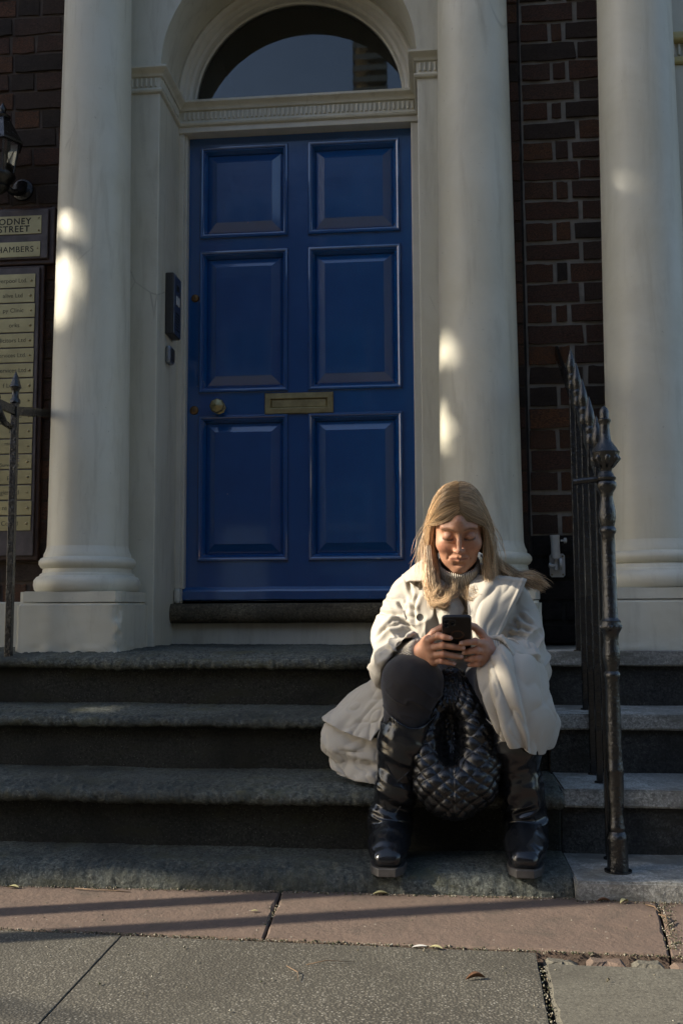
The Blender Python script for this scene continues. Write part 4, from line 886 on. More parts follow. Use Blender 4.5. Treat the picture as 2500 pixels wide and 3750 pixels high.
col = np.tile(np.array([.47, .252, .158]), (len(VB), 1)); g = lambda a, s: np.exp(-(a/s)**2)
def tint(w, c):
    global col; w = np.clip(w, 0, 1)[:, None]; col = col*(1-w)+np.array(c)*w
tint(head*.5*g(np.hypot(ax-.042, u+.036), .022), (.50, .20, .13)); tint(head*.45*g(np.hypot(x, u+.038), .012), (.50, .21, .15))
lipc = -.064-.006*(ax/.024)**2*.3
tint(head*(f > .078)*(ax < .026)*g(u-(-.0645+.0010*np.cos(ax*120)), .0052*(1-.5*(ax/.026)**2))*.7, (.42, .17, .13))
tint(head*g(np.hypot((ax-.0062)*.8, u+.0445), .0030)*(f > .085)*.8, (.10, .04, .03))  # dark nostril spots painted on instead of shaded hollows
tint(head*(ax < .024)*(f > .075)*g(u-(-.0638-.0016*(ax/.023)**2), .0016)*.9, (.10, .03, .025))
tint(head*g(u-(.0250+.0025*np.clip((ax-.014)/.016, 0, 1)-.006*np.clip((ax-.034)/.018, 0, 1)), .0034)*np.clip((ax-.012)/.004, 0, 1)*np.clip((.053-ax)/.008, 0, 1)*.85, (.12, .07, .04))   # eyebrows
lash = -.0052-.0018*np.clip(1-((ax-.031)/.015)**2, 0, 1)
tint(head*g(u-lash, .0036)*(np.abs(ax-.031) < .0160)*1.0, (.018, .012, .010)); tint(head*g(np.hypot((ax-.031)*.7, u-.004), .011)*.35, (.34, .17, .125))
tint(head*g(u-(.0125), .0016)*(np.abs(ax-.032) < .014)*.5, (.28, .13, .09))
for k in range(4): tint(head*(f > .05)*(ax < .05)*g(u-(.040+.0085*k+.002*np.sin(ax*60+k)), .0012)*.28, (.30, .14, .09))      # lines on the forehead
hd = (VB[:, 1] < 2.84) & (VB[:, 2] < .72)
tint(hd*.25, (.50, .25, .17))
for hand in (RH, LH):
    for nme, pts in hand.items():
        p1, p2, p3 = map(np.array, pts[1:4]); tint(hd*g(np.linalg.norm(VB-p1-np.array([0, -.008, 0]), axis=1), .008)*.35, (.40, .15, .10)); tint(hd*g(np.linalg.norm(VB-p2-np.array([0, -.008, 0]), axis=1), .006)*.25, (.40, .16, .11))
        dv = (p3-p2)/np.linalg.norm(p3-p2); q = p3+dv*.0035+np.array([0, -.006, .0035]); dd = VB-q; al = dd@dv; pe = np.linalg.norm(dd-al[:, None]*dv, axis=1)
        tint(hd*(np.abs(al) < .0062)*(pe < .0055)*.85, (.62, .42, .36))
place('body', VB, FB, M['skin'], person, col)

# ---- knitted roll-neck sweater
S = SDF((-.20, 2.78, .50), (.32, 3.34, .94), .0034)
S.ell((.057, 3.15, .70), (.135, .120, .16), .03); S.ell((.057, 3.19, .60), (.14, .12, .10), .04); S.cone((-.07, 3.09, .79), (.18, 3.09, .79), .050, .050, .04)
S.ell((.012, 3.055, .72), (.055, .05, .06), .04); S.ell((.102, 3.055, .72), (.055, .05, .06), .04)
S.chain([(-.085, 3.085, .79), (-.136, 2.975, .565), (-.092, 2.885, .596), (-.058, 2.835, .618)], [.040, .046, .046, .041], .02); S.chain([(.20, 3.085, .79), (.242, 2.975, .565), (.150, 2.838, .614)], [.040, .044, .040], .02)
nk0, nk1 = np.array([.057, 3.062, .792]), np.array([.057, 2.988, .876]); S.cone(nk0, nk1, .072, .063, .012)
nd = (nk1-nk0)/np.linalg.norm(nk1-nk0)
S.half(nk1+nd*.006, nd, (-.03, 2.88, .82), (.15, 3.12, .95), .010); S.cone(nk1-nd*.012, nk1+nd*.08, .052, .054, .004, 's')
wd = np.array(RWR)-np.array(REL); wd /= np.linalg.norm(wd); S.half(np.array(RWR)-wd*.004, wd, (-.12, 2.76, .54), (-.0, 2.86, .70), .006)
VS, FS = S.nets(); VS = laplace(VS, FS, 1)
rel = VS-nk0; t = rel@nd; neck = (np.linalg.norm(rel-t[:, None]*nd, axis=1) < .085) & (t > -.02); ang = np.arctan2(VS[:, 0]-.057, -(VS[:, 1]-3.02))
ph = np.where(neck, ang*13, VS[:, 0]*150.0); arm = np.array(RWR)-np.array(REL); ra = VS-np.array(REL); ta = (ra@arm)/(arm@arm); rem = ra-ta[:, None]*arm
cuff = (VS[:, 0] < -.04) & (VS[:, 1] < 2.93); aa = np.arctan2(rem[:, 2], rem@np.cross(arm/np.linalg.norm(arm), [0, 0, 1])); ph = np.where(cuff, aa*8.5, ph)
VS = VS+vnormals(VS, FS)*(np.where(neck, .0022*np.sin(t*180)*(t < .05), 0)+.0022*fbm(VS*22, 2, 4)+np.where(neck | cuff, .0011*np.sin(ph*6.2832), 0))[:, None]
place('sweater', VS, FS, M['knit'], person, np.c_[ph, ph, ph])

# ---- leggings
G = SDF((-.22, 2.70, .22), (.34, 3.40, .66), .0034)
for hp, kn, an in ((RHIP, RKN, RAN), (LHIP, LKN, LAN)):
    kn = np.array(kn); hp = np.array(hp); an = np.array(an); G.chain([hp, hp+(kn-hp)*.6, kn+np.array([0, .02, .004])], [.105, .098, .080], .03); G.ell(kn+np.array([0, -.004, .0]), (.074, .066, .072), .03); G.chain([kn+np.array([0, .012, -.01]), kn+(an-kn)*.45], [.076, .060], .03)
G.ell((.06, 3.29, .52), (.17, .12, .11), .04)
VG, FG = G.nets(); VG = laplace(VG, FG, 2); VG = VG+vnormals(VG, FG)*(.0022*fbm(VG*24, 2, 8)+.0042*(np.clip(ridge(VG*np.array([11, 11, 42])+np.c_[VG[:, 2]*0, VG[:, 0]*20, VG[:, 0]*25], 1, 6), 0, 1)**2)*np.exp(-((VG[:, 2]-.48)/.06)**2))[:, None]
place('leggings', VG, FG, M['legging'], person)

# ---- coat: body and sleeves
K_ = SDF((-.26, 2.76, .40), (.36, 3.44, .93), .0029)
K_.ell((.057, 3.17, .68), (.170, .148, .165), .05); K_.ell((.057, 3.21, .56), (.19, .172, .13), .05); K_.chain([(-.080, 3.095, .800), (.057, 3.11, .822), (.192, 3.095, .800)], [.056, .068, .056], .05)
K_.ell((-.038, 3.02, .70), (.078, .072, .11), .04); K_.ell((.155, 3.02, .70), (.078, .072, .11), .04)
K_.chain([(-.098, 3.075, .785), (-.136, 3.02, .67), (-.136, 2.965, .565)], [.058, .063, .070], .010); K_.chain([(-.136, 2.965, .565), (-.112, 2.895, .592), (-.068, 2.842, .620)], [.069, .067, .056], .02)
K_.chain([(.208, 3.075, .785), (.240, 3.02, .67), (.242, 2.965, .565)], [.058, .063, .070], .010); K_.chain([(.242, 2.965, .565), (.206, 2.885, .590), (.155, 2.832, .615)], [.067, .062, .050], .02)
# the front stands open in a V over the sweater
K_.op(lambda X, Y, Z: np.maximum(np.abs(X-.062)-(.018+.27*np.maximum(Z-.66, 0)), Y-3.055+.0*Z), (-.10, 2.80, .58), (.22, 3.06, .93), .012, 's')
K_.ell((.057, 3.055, .860), (.080, .080, .07), .012, 's')
# sleeve openings
K_.half((-.124, 2.892, .590), np.array([.62, -.42, -.66]), (-.20, 2.70, .40), (.02, 2.97, .74), .005); K_.chain([(-.132, 2.955, .566), (-.050, 2.80, .626)], [.058, .053], .005, 's')
K_.half((.146, 2.828, .615), np.array([-.60, -.78, .05]), (.06, 2.74, .50), (.22, 2.90, .72), .004); K_.chain([(.20, 2.875, .592), (.128, 2.80, .618)], [.046, .042], .006, 's')
VK, FK = K_.nets(); VK = laplace(VK, FK, 2); NK = vnormals(VK, FK)
def limbt(V, a, b):
    a = np.array(a); d = np.array(b)-a; t = ((V-a)@d)/(d@d); return t, np.linalg.norm(V-a-np.clip(t, 0, 1)[:, None]*d, axis=1)
crease = lambda p, sd: np.clip(ridge(p, 1, sd), 0, 1)**2.2
dsp = .003*fbm(VK*9, 3, 2)+.0036*(crease(np.c_[VK[:, 0]*20+VK[:, 2]*9, VK[:, 1]*14, VK[:, 2]*17-VK[:, 0]*8], 5)-.3)
sg = np.where(VK[:, 0] < .057, -1.0, 1.0); arm_out = np.abs(VK[:, 0]-.057)
up = np.clip((arm_out-.10)/.04, 0, 1)*np.clip((VK[:, 2]-.53)/.05, 0, 1)*np.clip((.86-VK[:, 2])/.1, 0, 1)
fold_c = VK[:, 2]*15-sg*VK[:, 0]*13-VK[:, 1]*4; along = VK[:, 2]*4+sg*VK[:, 0]*6+VK[:, 1]*3
dsp += up*np.exp(-((VK[:, 2]-.635)/.10)**2)*.0125*(crease(np.c_[fold_c*1.25, along, sg*3], 11)-.25)
fore = np.clip((2.965-VK[:, 1])/.03, 0, 1)*np.clip((.70-VK[:, 2])/.03, 0, 1)
dsp += fore*.0085*(crease(np.c_[VK[:, 0]*sg*24+VK[:, 2]*8, VK[:, 2]*9, sg*5], 15)-.25)
tor = np.clip((.125-arm_out)/.03, 0, 1)*(VK[:, 1] < 3.08); dsp += tor*.006*(crease(np.c_[VK[:, 0]*26+VK[:, 2]*4, VK[:, 2]*5, sg], 19)-.25)
CREASE = [([(-.183, 3.034, .729), (-.160, 2.989, .725), (-.126, 2.973, .722), (-.078, 2.960, .714)], 1.0), ([(-.165, 2.959, .686), (-.140, 2.960, .705), (-.122, 2.965, .708), (-.093, 2.968, .694), (-.075, 2.955, .676)], 1.0),
    ([(-.195, 2.957, .650), (-.170, 2.959, .677), (-.136, 2.957, .692), (-.114, 2.965, .696)], .9), ([(-.100, 3.088, .853), (-.095, 3.038, .829), (-.083, 2.991, .778), (-.078, 2.963, .735), (-.071, 2.956, .687)], .8),
    ([(-.123, 2.998, .766), (-.116, 2.989, .749), (-.101, 2.980, .736)], .7), ([(-.063, 2.981, .785), (-.074, 2.966, .755), (-.082, 2.966, .739)], .8), ([(-.166, 3.047, .774), (-.152, 3.014, .768), (-.122, 2.999, .769)], .6),
    ([(-.179, 2.867, .616), (-.161, 2.865, .628), (-.141, 2.831, .633)], .7), ([(.204, 2.964, .687), (.235, 2.956, .682), (.268, 2.948, .673)], .9), ([(.168, 2.880, .664), (.203, 2.958, .664), (.225, 2.948, .665), (.245, 2.935, .656)], .9),
    ([(.238, 2.931, .649), (.250, 2.869, .637), (.256, 2.850, .627)], .9), ([(.228, 2.977, .726), (.248, 2.965, .704), (.270, 2.964, .692)], .8), ([(.214, 2.969, .705), (.223, 2.962, .692), (.225, 2.951, .670)], .8)]
def polydist(V, P):
    P = np.array(P, float); best = np.full(len(V), 9.0); tt = np.zeros(len(V)); n = len(P)-1
    for i in range(n):
        d = P[i+1]-P[i]; t = np.clip(((V-P[i])@d)/(d@d), 0, 1); r = np.linalg.norm(V-P[i]-t[:, None]*d, axis=1); k = r < best; best[k] = r[k]; tt[k] = (i+t[k])/n
    return best, tt
for P, a in CREASE:
    d, t = polydist(VK, P); fade = np.clip(1.15-np.abs(2*t-1)**3, 0, 1); dsp += a*fade*(-.0085*np.exp(-(d/.0052)**2)+.0055*np.exp(-((d-.0125)/.0075)**2))
VK = VK+NK*dsp[:, None]
coat = place('coat', VK, FK, M['coat'], person)
fold = lambda amp, fu, fv, s: (lambda V, U, Wv: amp*(ridge(np.c_[U*fu, Wv*fv, U*0+s], 2, s))+min(.0045, amp*.5)*(crease(np.c_[U*5+Wv*4, Wv*9-U*3, U*0+s], s+7)-.3)+.0012*fbm(V*30, 2, s+3))
# tails of the coat
tl = sheet([[(-.175, 3.20, .53), (-.165, 3.05, .565), (-.14, 2.95, .555), (-.125, 2.90, .53)], [(-.275, 3.20, .485), (-.235, 3.05, .505), (-.19, 2.96, .485), (-.155, 2.905, .455)],
            [(-.33, 3.18, .435), (-.305, 3.05, .44), (-.245, 2.965, .425), (-.185, 2.91, .40)], [(-.368, 3.14, .405), (-.350, 3.03, .400), (-.275, 2.955, .378), (-.195, 2.905, .362)]], 60, 90, .003, fold(.010, .9, 6, 4))
place('coat_tail', *tl, M['coat'], coat)
tl2 = sheet([[(-.335, 3.10, .405), (-.325, 3.03, .402), (-.255, 2.975, .38), (-.185, 2.945, .365)], [(-.366, 3.06, .365), (-.345, 3.00, .345), (-.270, 2.955, .328), (-.185, 2.93, .318)],
             [(-.352, 3.05, .305), (-.325, 2.995, .292), (-.262, 2.965, .282), (-.185, 2.94, .272)], [(-.328, 3.03, .258), (-.300, 2.975, .252), (-.245, 2.935, .246), (-.180, 2.915, .243)]], 46, 60, .003, fold(.011, 3.5, 2.2, 9))
place('coat_tail', *tl2, M['coat'], coat)
tr_ = sheet([[(.100, 2.95, .605), (.14, 2.93, .632), (.20, 2.93, .640), (.262, 2.98, .625), (.290, 3.10, .57)], [(.096, 2.825, .582), (.140, 2.780, .612), (.205, 2.790, .616), (.285, 2.87, .590), (.310, 3.04, .53)],
             [(.110, 2.762, .505), (.160, 2.728, .520), (.222, 2.738, .515), (.305, 2.84, .495), (.325, 3.01, .45)], [(.138, 2.758, .430), (.182, 2.728, .432), (.238, 2.738, .428), (.322, 2.84, .428), (.33, 2.99, .41)],
             [(.160, 2.765, .386), (.202, 2.745, .370), (.245, 2.762, .348), (.292, 2.845, .338), (.315, 2.97, .36)]], 70, 90, .003, fold(.013, 1.1, 5.5, 21))
place('coat_tail', *tr_, M['coat'], coat)
# lapels and collar
lp1 = sheet([[(.098, 2.990, .842), (.150, 2.968, .840), (.205, 2.962, .834), (.254, 2.968, .825)], [(.086, 2.948, .800), (.135, 2.932, .797), (.188, 2.934, .790), (.233, 2.942, .782)],
             [(.080, 2.925, .750), (.122, 2.908, .747), (.166, 2.912, .741), (.205, 2.925, .730)], [(.086, 2.905, .700), (.116, 2.893, .694), (.146, 2.895, .688), (.176, 2.908, .678)], [(.112, 2.888, .668), (.128, 2.882, .662), (.142, 2.884, .657), (.158, 2.892, .650)]], 60, 60, .005, lambda V, U, Wv: .0035*ridge(np.c_[U*2.2+Wv*1.5, Wv*3, U*0], 2, 31)-.003*np.exp(-((Wv-.90)/.025)**2)-.003*np.exp(-((U-.07)/.025)**2))
place('lapel', *lp1, M['coat'], coat)
lp2 = sheet([[(-.012, 3.000, .835), (.000, 2.985, .835), (.012, 2.985, .830)], [(-.018, 2.955, .780), (.020, 2.942, .782), (.052, 2.955, .775)], [(-.012, 2.935, .735), (.028, 2.925, .740), (.068, 2.945, .738)], [(.0, 2.92, .69), (.022, 2.915, .695), (.045, 2.925, .70)]], 40, 30, .004, fold(.002, 3, 2, 37))
place('lapel', *lp2, M['coat'], coat)
cl = sheet([[(-.115, 3.10, .845), (-.060, 3.08, .885), (-.015, 3.05, .905)], [(-.112, 3.03, .835), (-.065, 3.01, .858), (-.020, 2.99, .868)], [(-.100, 2.985, .822), (-.060, 2.972, .824), (-.022, 2.962, .826)]], 24, 30, .005, fold(.002, 3, 3, 41))
place('collar', *cl, M['coat'], coat)
cl2 = sheet([[(.230, 3.10, .845), (.175, 3.09, .885), (.125, 3.06, .905)], [(.225, 3.03, .845), (.180, 3.015, .862), (.135, 3.0, .868)], [(.215, 3.0, .842), (.180, 2.995, .846), (.140, 2.985, .850)]], 24, 30, .005, fold(.002, 3, 3, 43))
place('collar', *cl2, M['coat'], coat)
for c, a in (((-.0585, 2.9215, .716), (-.25, -1, .12)), ((-.038, 2.958, .815), (-.3, -1, .3))):
    b_ = MB().lathe([(.0105, 0), (.0110, .0015), (.0105, .0035), (.0085, .0030), (.0015, .0026)], c, 20, axis=a).obj('button', M['button'], coat, smooth=True, auto=40)

# cuff straps
def strap(a, b, t, r, w_, name):
    a, b = np.array(a), np.array(b); d = (b-a)/np.linalg.norm(b-a); c = a+(b-a)*t; e1 = np.cross(d, [0, 0, 1]); e1 /= np.linalg.norm(e1); e2 = np.cross(e1, d); V = []; n = 40
    for k in range(n):
        q = 2*math.pi*k/n; rr_ = r*(1+.03*math.sin(3*q+1)); o = e1*math.cos(q)+e2*math.sin(q)
        for dr, dw in ((.000, -w_), (.004, -w_), (.004, w_), (.0, w_)): V.append(c+o*(rr_+dr)+d*dw)
    return mobj(name, V, gridF(n, 4, True)+[((n-1)*4+j, (n-1)*4+(j+1) % 4, (j+1) % 4, j) for j in range(4)], M['coat'], coat, smooth=True, auto=40)
st = strap((.242, 2.965, .565), (.155, 2.832, .615), .70, .0545, .010, 'cuff_strap')
MB().box(.168, .173, 2.845, 2.862, .545, .575).obj('buckle', M['button'], st, bevel=.002)
MB().tube([(-.150, 2.905, .566), (-.143, 2.893, .556), (-.136, 2.888, .540), (-.130, 2.89, .530)], [.004, .0045, .0045, .004], 8).obj('buckle', M['button'], coat, smooth=True)
# ---- tall western boots
def boot(kn, an, tx, ty, yaw, seed, mirror):
    kn, an = np.array(kn), np.array(an); gz = .050; ca, sa = math.cos(yaw), math.sin(yaw)
    R = lambda p: np.array([tx+ca*p[0]-sa*p[1], ty+sa*p[0]+ca*p[1], gz+p[2]])     # local: -y towards the toe
    lo = np.minimum(np.minimum(kn, an), R((-.06, -.15, 0)))-np.array([.11, .10, .05]); hi = np.maximum(np.maximum(kn, an), R((.06, .12, 0)))+np.array([.11, .12, .0])
    D = SDF(lo, hi, .0030); ankle = R((0, .055, .105)); sh = np.array([kn[0], kn[1]+.010, .475])
    pts = [sh, sh+(ankle-sh)*.35, sh+(ankle-sh)*.72, ankle, R((0, .062, .06))]
    D.chain(pts, [.080, .072, .056, .050, .044], .03, sx=(1.0, .92, 1))
    D.chain([R((0, .045, .07)), R((0, -.02, .062)), R((0, -.075, .048)), R((0, -.108, .040))], [.046, .043, .036, .027], .02, sx=(.80, .9, 1.12))
    D.cone(R((-.012, -.118, .036)), R((.012, -.118, .036)), .020, .020, .02)
    D.op(lambda X, Y, Z: Z-(gz+.018)+0*X+0*Y, lo, np.array([hi[0], hi[1], gz+.06]), .006, 's', 0)
    top = lambda X, Y, Z: -(Z-(.445+.026*np.cos(2*np.arctan2(X-sh[0], -(Y-sh[1]))+math.pi)+.012*(X-sh[0])/.07*(-mirror)))
    D.op(top, (sh[0]-.12, sh[1]-.12, .40), (sh[0]+.12, sh[1]+.14, .60), .003, 's', 0)
    D.chain([sh+np.array([0, 0, .05]), sh+(ankle-sh)*.35, sh+(ankle-sh)*.6], [.077, .068, .05], .004, 's', sx=(1.0, .92, 1))
    V, F = D.nets(); V = laplace(V, F, 2); Nn = vnormals(V, F); z = V[:, 2]-gz
    w = np.exp(-((z-.135)/.055)**2)+.28*np.exp(-((z-.25)/.08)**2)+.12*np.exp(-((z-.34)/.06)**2)
    q = np.c_[V[:, 0]*9+V[:, 2]*5, V[:, 1]*9, V[:, 2]*26+V[:, 0]*9*mirror]
    V = V+Nn*(w*(.0085*ridge(q, 2, seed))+.0018*fbm(V*26, 2, seed+3))[:, None]
    bo = place('boot', V, F, M['boot'], person)
    # welted square-toed sole and heel
    out = [(-.022, -.150), (.022, -.150), (.040, -.118), (.047, -.07), (.042, -.02), (.034, .02), (.033, .075), (.018, .100), (-.018, .100), (-.033, .075), (-.034, .02), (-.042, -.02), (-.047, -.07), (-.040, -.118)]
    pl = [tuple(R((a*1.04, b, 0))[:2]) for a, b in out]; MB().prism(pl, gz, gz+.021).obj('sole', M['sole'], bo, bevel=.002)
    hl = [tuple(R((a, b, 0))[:2]) for a, b in [(-.034, .03), (.034, .03), (.033, .075), (.018, .099), (-.018, .099), (-.033, .075)]]; MB().prism(hl, gz-.001, gz+.05).obj('heel', M['sole'], bo, bevel=.002)
    tc = [R((-.020, -.148, .020)), R((.020, -.148, .020)), R((.020, -.120, .058)), R((-.020, -.120, .058))]
    for s in (-1, 1):                                            # stitched scrolls on the shaft
        st = []
        for k in range(70):
            tt = k/25; an_ = s*(.25+.75*math.sin(tt*math.pi*1.6)*(.5+.5*tt)); zz = .41-.20*tt; c = sh+(ankle-sh)*((sh[2]-zz)/(sh[2]-ankle[2])); r = .081-.030*(1-(zz-.15)/.32)
            st.append((c[0]+r*math.sin(an_), c[1]-r*.98*math.cos(an_)/.92, zz))
        MB().tube(st, .0016, 5).obj('stitching', M['boot'], bo, smooth=True)
    return bo
boot(RKN, RAN, -.147, 2.800, .0, 3, 1); boot(LKN, LAN, .222, 2.815, -.10, 8, -1)
for s in (-1, 1):
    c = W(s*.079, .006, -.040); a = np.linspace(0, 6.283, 17); MB().tube([c+np.array([0, .007*math.cos(k), .009*math.sin(k)-.008]) for k in a], .0012, 6).obj('earring', M['brass'], person, smooth=True)

# ---- hair
def hair_mat():
    m, n, b = nodes_of('blonde_hair'); a = N(n, 'ShaderNodeAttribute', attribute_name='tint'); setin(n, b, Base_Color=a.outputs['Color'], Roughness=.38, Specular_IOR_Level=.5); return m
M['hair'] = hair_mat()
HE = np.array([.080, .100, .090]); HC = np.array([0, -.013, .034])
def on_scalp(x, f, k=1.0):
    """point of the scalp ellipsoid above (x, f)"""
    q = 1-(x/HE[0])**2-((f-HC[1])/HE[1])**2; return np.array([x, f, HC[2]+HE[2]*k*math.sqrt(max(q, 0))])
def toW(p): return W(*p)
strands = []; tones = []; NPT = 24
def lock(ctrl, n, spread, tip, seed, tone):
    r = np.random.default_rng(seed); C = np.array(ctrl); wa = r.normal(size=3)*.0042; wf, wp = r.uniform(9, 17), r.uniform(0, 6.28)
    for k in range(n):
        o = r.normal(size=3)*spread; ph = r.uniform(0, 6.28); J = np.linspace(.35, 1, len(C))[:, None]; Q = C+o*J; Q[-1] = C[-1]+o*tip+r.normal(size=3)*.004; Q[0] = C[0]+o*.5
        t = np.linspace(0, 1, NPT); P = catmull(Q, t); P[1:-1] = (P[:-2]+2*P[1:-1]+P[2:])/4; P[1:-1] = (P[:-2]+2*P[1:-1]+P[2:])/4; P = P+np.c_[np.sin(t*7+ph), np.cos(t*6+ph), 0*t]*(.0024*t)[:, None]+wa*(np.sin(t*wf+wp)*np.clip(t-.25, 0, 1)**1.1)[:, None]; strands.append((P, r.uniform(.00035, .00062))); tones.append(np.clip(tone*r.uniform(.55, 1.40), .25, 1.7))
rr = np.random.default_rng(5)
for s in (-1, 1):
    NL = 64
    for i in range(NL):
        t = (i+.5)/NL; j = lambda a: rr.normal()*a; f0 = .074-.150*t
        p0 = on_scalp(s*.003+.003, f0, .985); k1 = .55+j(.05)
        p1 = on_scalp(s*.046, f0-.004-.01*t, 1.03)+np.array([s*.003, 0, .001]); p2 = np.array([s*(.083+j(.003)), .040-.105*t+j(.004), .024-.02*t])
        if s < 0:
            w3 = np.array([-.032+j(.006)+.012*t, 2.948+.075*t, .915]); w4 = np.array([-.034+.020*t+j(.008), 2.935+.060*t+j(.006), .855]); w5 = np.array([-.036+.028*rr.random()+j(.005), 2.918+.045*t+j(.008), .800+j(.006)])
            w6 = np.array([-.026+.030*rr.random(), 2.912+.04*t+j(.008), .768+j(.010)]); w7 = w6+np.array([.018+j(.008), .002, .004+j(.006)]); w8 = w7+np.array([.006+j(.006), .010, .018+j(.006)])
            ctrl = [toW(p0), toW(p1), toW(p2), w3, w4, w5, w6, w7, w8]
            if t < .30: ctrl[2] = toW(np.array([-.078+j(.002), .042-.06*t, .026])); ctrl[3] = toW(np.array([-.0885+j(.003), -.012, -.008])) if t < .22 else w3
        else:
            w3 = np.array([.142+j(.007)+.004*t, 2.935+.085*t, .905]); w4 = np.array([.150+j(.010), 2.945+.070*t, .845+j(.004)]); w5 = np.array([.140+j(.014), 2.945+.055*t+j(.008), .795+j(.006)])
            w6 = np.array([.112+.03*rr.random(), 2.930+.04*t+j(.008), .762+j(.010)]); w7 = w6+np.array([-.024+j(.010), .002, .004+j(.006)]); w8 = w7+np.array([-.004+j(.006), .010, .018+j(.006)])
            if t > .62 and i % 2: w4 = np.array([.185+j(.008), 2.99+j(.01), .865]); w5 = np.array([.215+j(.015), 2.985+j(.012), .840+j(.006)]); w6 = np.array([.250+j(.015), 2.985, .825+j(.008)]); w7 = w6+np.array([.025, 0, -.012]); w8 = w7+np.array([.012, 0, -.012])
            ctrl = [toW(p0), toW(p1), toW(p2), w3, w4, w5, w6, w7, w8]
        lock(ctrl, 46, .0064, .55, 100+i+(s > 0)*500, rr.choice([.55, .75, .95, 1.2])+.15*rr.random()-.10*t)
for k in range(70):                                              # a few loose ones
    s = rr.choice([-1, 1]); p0 = on_scalp(s*.01, .07-.14*rr.random(), 1.05); e = np.array([.057+s*(.10+.03*rr.random()), 2.95+.06*rr.random(), .86+.1*rr.random()])
    lock([toW(p0), toW(on_scalp(s*.05, .03-.08*rr.random(), 1.12)), np.array([.057+s*.095, 2.96, .98+.03*rr.random()]), e, e+np.array([s*.02*rr.random(), -.01, -.05])], 1, .003, .3, 900+k, 1.1)
ns = len(strands); NP = NPT; V = np.zeros((ns, NP, 3, 3)); side = np.array([0, 2.094, 4.189])
for q, (P, r) in enumerate(strands):
    T = np.gradient(P, axis=0); T /= np.linalg.norm(T, axis=1)[:, None]+1e-9; A = np.cross(T, [.3, .9, .2]); A /= np.linalg.norm(A, axis=1)[:, None]+1e-9; Bn = np.cross(T, A); rd = r*np.r_[np.full(NP-4, 1.0), .9, .75, .5, .15]
    for k in range(3): V[q, :, k] = P+(A*math.cos(side[k])+Bn*math.sin(side[k]))*rd[:, None]
base = np.array([[i*3+k, i*3+(k+1) % 3, i*3+3+(k+1) % 3, i*3+3+k] for i in range(NP-1) for k in range(3)])
FH = (base[None]+(np.arange(ns)*NP*3)[:, None, None]).reshape(-1, 4); tn = np.repeat(np.array(tones), NP*3); vt = np.tile(np.repeat(np.linspace(0, 1, NP), 3), ns)
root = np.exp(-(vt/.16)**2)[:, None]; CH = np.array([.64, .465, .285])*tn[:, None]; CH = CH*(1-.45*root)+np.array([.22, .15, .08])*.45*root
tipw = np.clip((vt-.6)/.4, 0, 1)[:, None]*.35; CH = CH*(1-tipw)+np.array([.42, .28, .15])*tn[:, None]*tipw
# under-layer so that no scalp shows between the locks
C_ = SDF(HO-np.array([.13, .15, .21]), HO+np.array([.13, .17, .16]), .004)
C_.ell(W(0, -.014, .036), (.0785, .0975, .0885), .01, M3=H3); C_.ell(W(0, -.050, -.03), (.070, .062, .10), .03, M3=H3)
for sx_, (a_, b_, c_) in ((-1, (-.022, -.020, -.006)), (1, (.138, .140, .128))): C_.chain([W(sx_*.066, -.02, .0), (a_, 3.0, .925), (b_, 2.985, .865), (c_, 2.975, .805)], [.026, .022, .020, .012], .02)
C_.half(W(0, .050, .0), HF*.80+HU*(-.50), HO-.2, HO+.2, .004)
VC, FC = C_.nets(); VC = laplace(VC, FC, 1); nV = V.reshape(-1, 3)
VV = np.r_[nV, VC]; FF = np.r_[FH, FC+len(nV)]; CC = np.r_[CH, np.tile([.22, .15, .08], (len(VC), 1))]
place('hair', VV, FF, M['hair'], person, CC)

# ================================================================== phone held in both hands
phone = thing('phone', 'black smartphone with three camera lenses held in both hands', 'phone', loc=(.043, 2.737, .67))
PT = np.array([.0435, 2.680, .7225]); PD = np.array([0, .752, -.659]); PN = np.array([0, -.659, -.752]); PX = np.array([1., 0, 0])
M['phone'] = simple('matt_black_phone_case', (.012, .011, .011), .45, 0, .2, 80, .1); M['lens'] = simple('lens_glass', (.006, .006, .008), .06, 0, .1, 10, 0); M['ringm'] = simple('bronze_ring', (.16, .09, .055), .4, .7, .1, 60, 0); M['screen'] = simple('dark_screen_glass', (.01, .011, .013), .08, 0, .05, 10, 0); M['logo'] = simple('camera_island', (.030, .028, .028), .3, 0, .1, 60, 0)
def rrect(hw, s0, s1, r, n=7):
    P = []
    for cx, cy, a0 in ((hw-r, s0+r, -90), (hw-r, s1-r, 0), (-hw+r, s1-r, 90), (-hw+r, s0+r, 180)):
        for k in range(n): a = math.radians(a0+90*k/(n-1)); P.append((cx+r*math.cos(a), cy+r*math.sin(a)))
    return P
def pslab(name, poly, h0, h1, mat, parent, rnd=.0025):
    n = len(poly); c = np.mean(poly, 0); rings = [(h0, rnd), (h0+rnd, 0), (h1-rnd, 0), (h1, rnd)]; V = []
    for h, ins in rings:
        for p in poly:
            d = c-np.array(p); q = np.array(p)+d/np.linalg.norm(d)*ins; V.append(PT+PX*q[0]+PD*q[1]+PN*h)
    F = [(i*n+k, i*n+(k+1) % n, (i+1)*n+(k+1) % n, (i+1)*n+k) for i in range(3) for k in range(n)]+[tuple(range(n-1, -1, -1)), tuple(3*n+k for k in range(n))]
    o = mobj(name, V, F, mat, parent, smooth=True, auto=40); fixn(o.data); return o
case = pslab('case', rrect(.0392, 0, .152, .012), -.0055, .0060, M['phone'], phone)
pslab('screen', rrect(.036, .003, .149, .010), -.0062, -.0054, M['screen'], phone, .0002)
isl = pslab('camera_island', [(a-.0195, b) for a, b in rrect(.0165, .006, .038, .007)], .0058, .0082, M['logo'], phone, .0008)
